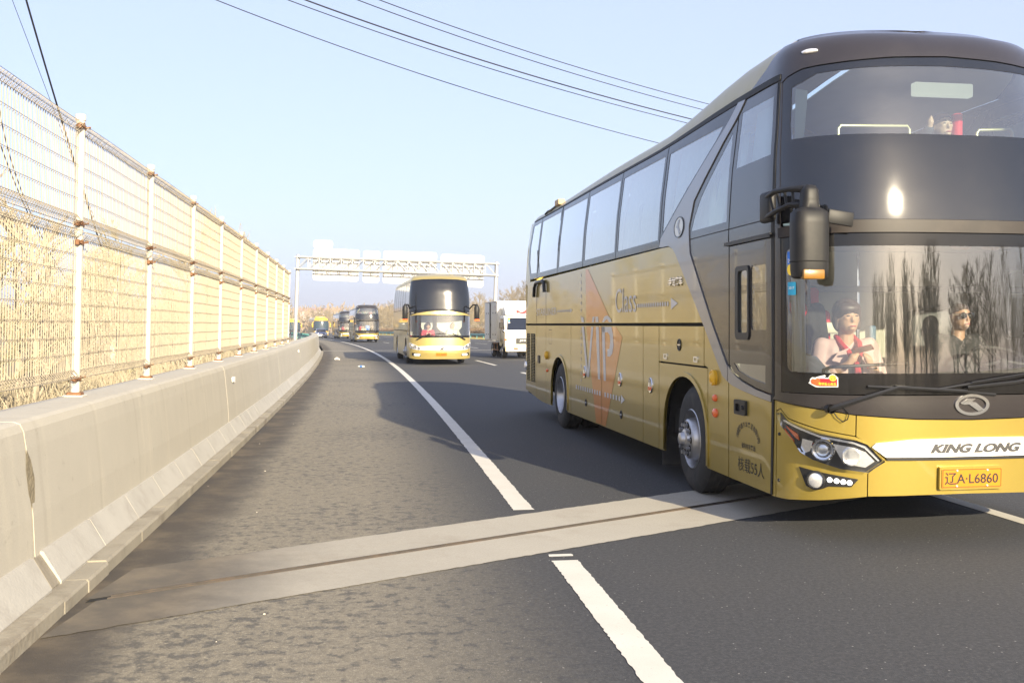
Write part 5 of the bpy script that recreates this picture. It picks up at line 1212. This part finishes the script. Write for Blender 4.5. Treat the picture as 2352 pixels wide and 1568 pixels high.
m = MB(); m.v = [(-.84, frontz(1.38) - .012, 1.40), (.84, frontz(1.38) - .012, 1.40), (.78, frontz(2.0) - .012, 1.99), (-.78, frontz(2.0) - .012, 1.99)]; m.v += [(x, y + .03, z) for x, y, z in m.v]; m.f = [(0, 1, 2, 3), (4, 5, 6, 7), (0, 1, 5, 4), (1, 2, 6, 5), (2, 3, 7, 6), (3, 0, 4, 7)]; m.build('windscreen', pm('dark_blue_screen', (.012, .016, .03), .05), tk)
for s in (-1, 1):
    m = MB(); m.prism([(-.68, 1.42), (-.48, 1.95), (.2, 1.95), (.2, 1.42)], 0, .02, lambda a, b, h, s=s: (s * (.95 + h), a, b)); m.build('side_window', bandm, tk)
    MB().box((s * .955, .26, 1.35), (.012, .012, 1.1)).build('door_seam', inner, tk)
    MB().bbox((s * .70, -1.01, .71), (.34, .05, .13), .02, 2).build('headlamp', lampw, tk); MB().bbox((s * .90, -.99, .93), (.10, .06, .10), .015, 2).build('turn_lamp', orange, tk)
    MB().path([(s * .97, -.85, 1.30), (s * 1.12, -.98, 1.38), (s * 1.12, -.98, 1.75)], .013, 6).build('mirror_arm', black, tk); MB().bbox((s * 1.14, -.99, 1.62), (.17, .05, .28), .02, 2).build('mirror', plast, tk)
    MB().sphere((s * .99, -.95, 1.34), .075).build('round_mirror', chrome, tk, True)
MB().bbox((0, -1.02, .49), (1.86, .10, .27), .03, 2).build('bumper', pm('cream_bumper', (.72, .62, .45), .5), tk, True)
g_ = MB().bbox((.1, -1.005, .86), (1.0, .04, .28), .01, 1).build('grille', black, tk)
for k in range(4): MB().box((.1, -1.03, .76 + k * .06), (.98 - .1 * (3 - k), .02, .014)).build('grille_bar', greyint, g_)
def flat_text(name, body, x0, z0, w, h, y, mat, parent, bold=.01):
    v, f = text2d(body, bold); m = MB(); m.v = [(x0 + u * w, y, z0 + q * h) for u, q in v]; m.f = [tuple(q) for q in f]; return m.build(name, mat, parent)
flat_text('maker_letters', 'JMC', -.25, .83, .52, .1, -1.045, lampw, tk, .03)
p = MB().bbox((.02, -1.08, .50), (.44, .014, .14), .004, 1).build('number_plate', plate_b, tk); flat_text('plate_characters', '辽A·L9158', -.18, .46, .40, .08, -1.09, white, p)
MB().bbox((-.42, -1.075, .50), (.2, .02, .08), .01, 1).build('bumper_slot', pm('rusty_slot', (.16, .07, .03), .7), tk)
ext('wind_deflector', [(-.66, 2.10), (-.60, 2.20), (-.30, 2.44), (.05, 2.56), (.55, 2.60), (.55, 2.10)], -.86, .86, twhite, tk, .06)
for pts in ([(-.28, 2.36), (-.30, 2.20), (-.06, 2.27)], [(.24, 2.38), (.28, 2.22), (.02, 2.28)], [(-.22, 2.19), (.20, 2.19), (.0, 2.265)]):
    m = MB(); f_ = lambda z: -.60 + (z - 2.20) * 1.25; m.v = [(x, f_(z) - .075, z + .02) for x, z in pts]; m.f = [(0, 1, 2)]; m.build('red_emblem', pm('faded_red', (.70, .07, .06), .5) if 'faded_red' not in MATS else MATS['faded_red'], tk)
bx0, bx1, by0, by1, bz0, bz1 = -1.05, 1.05, .82, 5.1, .86, 2.80
MB().bbox((0, (by0 + by1) / 2, (bz0 + bz1) / 2), (bx1 - bx0, by1 - by0, bz1 - bz0), .02, 1).build('cargo_box', tgrey, tk)
MB().bbox((0, by0 - .012, 1.95), (2.02, .02, 1.65), .004, 1).build('box_front', twhite, tk)
for k in range(14): MB().bbox((-.95 + k * .146, by0 - .03, 2.68), (.05, .02, .14), .006, 1).build('box_rib', twhite, tk)
MB().bbox((0, by0 + .0, 2.80), (2.14, .08, .07), .01, 1).build('box_edge', twhite, tk); MB().bbox((0, 3, 2.83), (2.14, 4.3, .03), .005, 1).build('box_roof', twhite, tk)
for yy in (2.9, 3.05): MB().path([(-1.075, yy, .92), (-1.075, yy, 2.78)], .018, 6).build('door_bar', black, tk)
MB().bbox((-1.07, 2.97, 1.65), (.03, .3, .12), .01, 1).build('door_latch', black, tk); MB().bbox((-1.07, 2.97, 2.66), (.03, .22, .1), .01, 1).build('door_latch', black, tk)
for yy in (1.3, 2.1, 3.7, 4.4):
    for z in (1.15, 2.25): MB().bbox((-1.06, yy, z), (.02, .06, .07), .008, 1).build('door_hinge', black, tk)
flat = MB(); v_, f_ = text2d('JMC'); flat.v = [(-1.062, 1.55 - u * .35, 2.45 + q * .16) for u, q in v_]; flat.f = [tuple(q) for q in f_]; flat.build('side_lettering', pm('faded_red_print', (.45, .15, .13), .6), tk)
for x, s_ in ((-.80, -1), (.80, 1)):
    wheel(tk, x, .0, .37, .22, s_, 'front'); wheel(tk, x, 3.3, .37, .22, s_, 'rear'); wheel(tk, x - s_ * .25, 3.3, .37, .22, s_, 'rear')
    MB().bbox((s_ * .98, 1.7, .72), (.04, 1.5, .06), .008, 1).build('side_guard', pm('rusty_guard', (.24, .13, .07), .7) if 'rusty_guard' not in MATS else MATS['rusty_guard'], tk)
    MB().bbox((s_ * .98, 1.7, .38), (.04, 1.6, .06), .008, 1).build('side_guard', MATS['rusty_guard'], tk)
    for yy in (1.2, 2.2): MB().bbox((s_ * .97, yy, .55), (.04, .07, .36), .006, 1).build('guard_strut', MATS['rusty_guard'], tk)
    MB().bbox((s_ * .9, 3.3, .80), (.3, .9, .03), .01, 1).build('mudguard', twhite, tk)
for x in (-.38, .38): MB().bbox((x, 2.4, .62), (.1, 5.6, .16), .01, 1).build('frame_rail', inner, tk)
for k, cl in enumerate((MATS['yellow_print'], MATS['cyan_print'], white)): MB().bbox((-.72, frontz(1.9 - k * .1) - .02, 1.93 - k * .085), (.09, .006, .07), .002, 1).build('windscreen_label', cl, tk)
MB().path([(.35, -.80, 1.90), (.35, -.92, 1.72), (.35, -.95, 1.55)], .008, 5).build('hanging_charm', red, tk)
# ------------------------------------------------------------------ dark blue saloon car
car = empty('car', (-29.7 - .9 * .27, 158.9, hz(159)), math.atan(.272)); tag(car, 'dark blue saloon car with silver bumper in front of the yellow coach', 'car')
cblue = pm('dark_blue_paint', (.03, .045, .14), .3, .3, .05, 10, coat=.8); csil = pm('silver_car_paint', (.5, .5, .52), .35, .4, .05, 10)
b = ext('car_body', [(-.85, .25), (-.92, .55), (-.80, .74), (.25, .92), (2.6, .98), (3.55, .94), (3.62, .5), (3.55, .25)], -.86, .86, cblue, car, .09)
ext('car_cabin', [(.2, .88), (.95, 1.36), (1.4, 1.45), (2.3, 1.44), (3.2, .95)], -.72, .72, cblue, car, .08)
m = MB(); m.v = [(-.66, .24, .93), (.66, .24, .93), (.58, .93, 1.365), (-.58, .93, 1.365)]; m.f = [(0, 1, 2, 3)]; m.build('windscreen', bandm, car)
for s in (-1, 1):
    m = MB(); m.v = [(s * .735, .55, .96), (s * .735, 2.9, .98), (s * .68, 2.2, 1.38), (s * .68, 1.05, 1.36)]; m.f = [(0, 1, 2, 3)]; m.build('side_window', bandm, car)
    MB().bbox((s * .64, -.86, .62), (.34, .16, .13), .05, 2).build('headlamp', lampw, car, True); MB().bbox((s * .92, .5, .98), (.18, .1, .11), .03, 2).build('door_mirror', csil, car, True)
    wheel(car, s * .74, 0, .31, .2, s, 'front'); wheel(car, s * .74, 2.65, .31, .2, s, 'rear')
MB().bbox((0, -.90, .40), (1.7, .12, .32), .05, 2).build('bumper', csil, car, True); MB().bbox((0, -.95, .60), (.6, .05, .12), .02, 1).build('grille', black, car)
MB().bbox((0, -.975, .42), (.44, .015, .13), .004, 1).build('number_plate', white, car)
# ------------------------------------------------------------------ bare trees
barkm = pm('pale_bark', (.22, .19, .14), .9, 0, .3, 6); twigm = pm('straw_twigs', (.24, .195, .12), .9, 0, .3, 1.2); twigg = pm('budding_willow_twigs', (.33, .30, .19), .9, 0, .3, 1.2)
def tree_meshes(seed, H=1.0, spread=.35, nb=20, willow=False, twr=.0016):
    """unit height tree: trunk mesh, crown mesh of limbs and twigs"""
    r = random.Random(seed); tr = MB(); cr = MB()
    pts = []; x = y = 0.
    for i in range(9):
        z = i / 8; pts.append(Vector((x, y, z * .92))); x += r.uniform(-.012, .012); y += r.uniform(-.012, .012)
    tr.path(pts, [.014 * (1 - .88 * i / 8) + .0008 for i in range(9)], 6)
    def at(t): k = min(7, int(t * 8)); f = t * 8 - k; return pts[k].lerp(pts[k + 1], f)
    def seg(p, d, L, r0, n, curl):
        q = [p.copy()]; d = d.copy()
        for i in range(n):
            d = (d + Vector((r.uniform(-1, 1), r.uniform(-1, 1), r.uniform(-1, 1))) * .13 + Vector((0, 0, curl))).normalized(); q.append(q[-1] + d * L / n)
        cr.path(q, [r0 * (1 - .8 * i / n) for i in range(n + 1)], 3, cap=False); return q
    for i in range(nb):
        t = .18 + .80 * (i / nb) ** .9 + r.uniform(-.02, .02); t = min(.98, max(.15, t)); az = r.uniform(0, 6.283); p = at(t)
        L = spread * (1.12 - .75 * t) * r.uniform(.7, 1.25); d = Vector((math.cos(az), math.sin(az), r.uniform(.7, 1.5))).normalized()
        b = seg(p, d, L, .0045 * (1.2 - .6 * t), 4, .05)
        for j in range(7):
            k = r.randint(1, 3); p2 = b[k].lerp(b[k + 1], r.random()); az2 = r.uniform(0, 6.283); d2 = (d + Vector((math.cos(az2), math.sin(az2), r.uniform(.1, .9))) * .8).normalized()
            c = seg(p2, d2, L * r.uniform(.25, .5), .0024, 2, .04)
            for w in range(5):
                p3 = c[r.randint(0, 1)].lerp(c[2], r.random()); az3 = r.uniform(0, 6.283)
                d3 = (d2 + Vector((math.cos(az3), math.sin(az3), r.uniform(-.2, .8))) * .8).normalized()
                if willow: d3 = Vector((math.cos(az3) * .3, math.sin(az3) * .3, -.6)).normalized()
                seg(p3, d3, L * r.uniform(.14, .3) * (1.8 if willow else 1), twr, 2, -.25 if willow else .08)
    return tr.mesh('trunk'), cr.mesh('crown')
KINDS = [tree_meshes(11, spread=.30, nb=22), tree_meshes(12, spread=.38, nb=20), tree_meshes(13, spread=.26, nb=24), tree_meshes(14, spread=.34, nb=22), tree_meshes(15, spread=.40, nb=22)]
SHORT = [tree_meshes(21, spread=.34, nb=20, twr=.0022), tree_meshes(22, spread=.42, nb=20, twr=.0022), tree_meshes(23, spread=.34, nb=22, twr=.0022)]
WILLOW = tree_meshes(31, spread=.45, nb=18, willow=True)
twigl = pm('pale_straw_twigs', (.34, .295, .215), .9, 0, .25, 1.2)
for t_, c_ in KINDS: t_.materials.append(barkm); c_.materials.append(twigm)
for t_, c_ in SHORT[:2]: t_.materials.append(twigl); c_.materials.append(twigl)
for t_, c_ in (SHORT[2], WILLOW): t_.materials.append(barkm); c_.materials.append(twigg)
def tree(kind, p, H, label, group, wide=1., name='bare_tree'):
    o = empty(name, p, random.uniform(0, 6.28)); o.scale = (H * wide, H * wide, H); tag(o, label, 'tree', group)
    link('trunk', kind[0], None, o); link('crown', kind[1], None, o); return o
rt = random.Random(3); n = 0
for k in range(118):
    yy = 92 + (k / 118) ** 1.05 * 250 + rt.uniform(-3, 3); off = 25 + abs(rt.gauss(0, 1)) * 9
    if yy < 120: off = max(off, 26)
    tree(rt.choice(KINDS), rp(off, yy, -.6), rt.uniform(6.3, 9.2), 'leafless straw coloured tree in the belt beyond the far guard rail', 'trees beyond the far guard rail', rt.uniform(.9, 1.25))
for k in range(74):
    yy = 6 + 72 * (k / 74) ** 1.25 + rt.uniform(-1, 1); off = -6.2 - rt.random() ** 1.3 * 13
    kd = SHORT[2] if rt.random() < .3 else rt.choice(SHORT[:2])
    tree(kd, rp(off, yy, -1.0), (rt.uniform(3.3, 4.2) if yy < 18 else rt.uniform(4.0, 5.5)), 'slim leafless tree in the thicket behind the mesh fence', 'thicket behind the mesh fence', rt.uniform(.8, 1.1))
for k in range(26):
    yy = 84 + 5.2 * k + rt.uniform(-2, 2); tree(rt.choice(KINDS), rp(-9 - rt.random() * 12, yy, -1.2), rt.uniform(3.6, 5.5), 'small leafless tree left of the road past the end of the fence', 'trees past the end of the fence', 1.1)
tree(WILLOW, rp(-7.5, 96, -1.), 8.6, 'drooping leafless willow beside the left gantry post', None, 1.0, 'willow_tree')
tree(WILLOW, rp(-6.5, 38, -.8), 6.3, 'budding willow whose tips rise above the end of the mesh fence', None, .8, 'willow_tree')
for k in range(74):
    a = rt.uniform(-1.35, -.4); d = rt.uniform(55, 90); tree(rt.choice(KINDS), (d * math.cos(a), d * math.sin(a), -1), rt.uniform(10, 14), 'tall leafless tree across the road behind the photographer', 'trees behind the photographer', .9)
# hedge, dry grass
def scatter(name, label, fn, N, size, mat, cat, flat=.5, wd=.22):
    v = []; f = []
    for i in range(N):
        p = fn(); s = size * rt.uniform(.6, 1.4); d = Vector((rt.gauss(0, 1), rt.gauss(0, 1), rt.gauss(0, 1) + flat)).normalized(); e = d.orthogonal().normalized() * s * wd; k = len(v)
        v += [p - e, p + e, p + d * s]; f.append((k, k + 1, k + 2))
    me = bpy.data.meshes.new(name); me.from_pydata(v, [], f); o = link(name, me, mat); tag(o, label, cat, kind='stuff'); return o
scatter('hedge', 'long clipped brown hedge behind the far guard rail', lambda: rp(rt.uniform(21.6, 23.4), rt.uniform(84, 250), rt.uniform(-.1, 1.35)), 26000, .3, pm('brown_hedge', (.15, .105, .065), .95, 0, .35, 1.5), 'hedge', 1.)
scatter('dry_grass', 'tall dry grass along the foot of the thicket behind the wall', lambda: rp(-4.1 - rt.random() * 5, 3 + rt.random() ** 1.4 * 75, rt.uniform(-.5, .25)), 40000, .5, pm('dry_straw', (.32, .275, .195), .95, 0, .35, 1.5), 'grass', 2.5, .025)
scatter('roadside_grass', 'dry grass strip under the far guard rail', lambda: rp(rt.uniform(19.7, 21.4), rt.uniform(72, 230), -.05), 12000, .3, pm('verge_straw', (.28, .24, .10), .95, 0, .35, 1.5), 'grass', 2., .06)
scatter('distant_wood', 'far off leafless wood on the horizon', lambda: Vector((rt.uniform(-330, 160), 420 + rt.uniform(-20, 30), rt.uniform(-3, 1) + 9 * rt.random() ** 1.6)), 30000, 1.6, pm('far_wood', (.26, .20, .13), .95, 0, .3, .2), 'wood', 1.5)

# ------------------------------------------------------------------ far apartment blocks
bp = pm('pinkish_render', (.42, .32, .28), .9, 0, .1, .2); bw = pm('pale_balcony', (.62, .58, .55), .9, 0, .1, .3); bd = pm('far_window', (.12, .12, .14), .3); rm = pm('red_roof', (.34, .20, .16), .9)
def block(label, x, y, w, h, dp=14, nf=5, nw=9):
    o = empty('apartment_block', (x, y, -3)); tag(o, label, 'building', 'far apartment blocks')
    MB().box((0, 0, h / 2), (w, dp, h)).build('wall', bp, o)
    m = MB(); m.prism([(-dp / 2 - .8, h), (0, h + 2.6), (dp / 2 + .8, h)], -w / 2 - .8, w / 2 + .8, lambda a, b, k: (k, a, b)); m.build('roof', rm, o)
    for i in range(nf):
        for j in range(nw):
            z = h * (i + .5) / nf; xx = -w / 2 + w * (j + .5) / nw
            if j % 3 == 1: MB().box((xx, -dp / 2 - .35, z - .3), (w / nw * .7, .9, h / nf * .55)).build('balcony', bw, o)
            else: MB().box((xx, -dp / 2 - .02, z), (w / nw * .42, .1, h / nf * .5)).build('window', bd, o)
block('pink apartment block with red roof on the horizon, left one', -156, 820, 34, 15.5); block('pink apartment block with red roof on the horizon, right one', -118, 900, 30, 16.5, nw=7)
# ------------------------------------------------------------------ lamp post behind the fence, cables, litter
lp = empty('concrete_pole', (-11.9, 30.2, -1.2)); tag(lp, 'pale concrete pole with two cross arms behind the mesh fence', 'pole')
MB().lathe([(0, .15), (4.75, .10), (4.78, 0)], 12, 'Z').build('shaft', pm('pale_concrete_pole', (.55, .52, .45), .8), lp, True); 
for z in (2.95, 2.3): MB().bbox((.25, 0, z), (1.5, .08, .08), .01, 1).build('cross_arm', galv, lp)
cabm = pm('dark_cable', (.02, .02, .03), .6)
def cable(label, pts, z0, z1, r, n=28, t0=-.3, t1=1.35):
    (xa, ya), (xb, yb), (xc, yc) = pts; tb = (xb - xa) / (xc - xa) if abs(xc - xa) > abs(yc - ya) else (yb - ya) / (yc - ya); P = []
    for i in range(n + 1):
        t = t0 + (t1 - t0) * i / n; l0 = (t - tb) * (t - 1) / (tb * 1.0) ; l1 = t * (t - 1) / (tb * (tb - 1)); l2 = t * (t - tb) / (1 - tb)
        x = xa * l0 + xb * l1 + xc * l2; y = ya * l0 + yb * l1 + yc * l2; Z = 1 / (1 / z0 + (1 / z1 - 1 / z0) * t); Z = max(6., min(Z, 400.))
        P.append(((x - 1176) / 2321 * Z, Z, 1.63 + (745 - y) / 2321 * Z))
    tag(MB().path(P, r, 5).build('overhead_cable', cabm, None, True), label, 'cable', 'overhead cables')
cable('lowest of the five cables crossing the sky', [(495, 0), (1177, 236.7), (1497, 325)], 42, 62, .022)
cable('second lowest cable crossing the sky', [(660, 0), (1177, 173.6), (1566, 280)], 42, 62, .022)
cable('thicker middle cable crossing the sky', [(700, 0), (1215, 172), (1580, 272)], 42, 62, .034)
cable('second highest cable crossing the sky', [(820, 0), (1326, 172), (1605, 250)], 42, 62, .022)
cable('highest of the five cables crossing the sky', [(870, 0), (1384, 172), (1618, 237)], 42, 62, .022)
cable('dark cable slanting down behind the near end of the fence', [(60, 0), (135, 255), (230, 560)], 22, 30, .022, t1=1.1)
cable('faint thin cable at the top left corner of the sky', [(28, 0), (117, 235), (190, 430)], 34, 44, .010, t1=1.3)
cable('cable slanting behind the first fence bay, upper one', [(-10, 180), (75, 500), (150, 640)], 20, 28, .012, t0=-.2, t1=1.)
cable('cable slanting behind the first fence bay, lower one', [(-10, 300), (60, 480), (130, 620)], 20, 28, .012, t0=-.2, t1=1.)
m = MB(); c = rp(-2.3, 47.5)
for i in range(60): m.v += [(c.x + rt.gauss(0, .06), c.y + rt.gauss(0, .07), c.z + abs(rt.gauss(0, .045)) + .01) for _ in range(3)]; m.f.append((3 * i, 3 * i + 1, 3 * i + 2))
tag(m.build('plastic_bag', white), 'crumpled white plastic bag by the kerb', 'litter')
b_ = empty('plastic_bottle', rp(-1.35, 38.9, .04), R(70)); tag(b_, 'clear plastic bottle with blue label lying on the shoulder', 'litter')
MB().lathe([(-.13, 0), (-.13, .033), (.05, .035), (.10, .016), (.13, .014), (.13, 0)], 12, 'Y').build('bottle_body', pm('bottle_plastic', (.6, .7, .72), .2), b_, True); MB().lathe([(-.05, .0362), (.03, .0362)], 12, 'Y').build('bottle_label', blueplast, b_)
peb = MB()
for i in range(16):
    yy = 3.5 + rt.random() ** 1.6 * 30; p = rp(rt.uniform(-3.0, -1.9), yy, .006); peb.sphere(p, rt.uniform(.003, .007), (1.3, 1, .7), 5, 4)
tag(peb.build('grit', pm('pale_grit', (.5, .46, .4), .8)), 'pale grit scattered along the kerb', 'grit', kind='stuff')
# ------------------------------------------------------------------ pale air
hm = bpy.data.materials.new('haze_air'); hm.use_nodes = True; N_ = hm.node_tree.nodes; N_.remove(N_['Principled BSDF'])
pv = N_.new('ShaderNodeVolumePrincipled'); pv.inputs['Color'].default_value = (.93, .94, .97, 1); pv.inputs['Density'].default_value = .0006; pv.inputs['Anisotropy'].default_value = .2
hm.node_tree.links.new(pv.outputs[0], N_['Material Output'].inputs['Volume'])
hb = MB().box((-60, 420, 11.5), (640, 1240, 31)).build('haze', hm); tag(hb, 'pale sunlit haze over the road and trees', 'haze', kind='stuff')
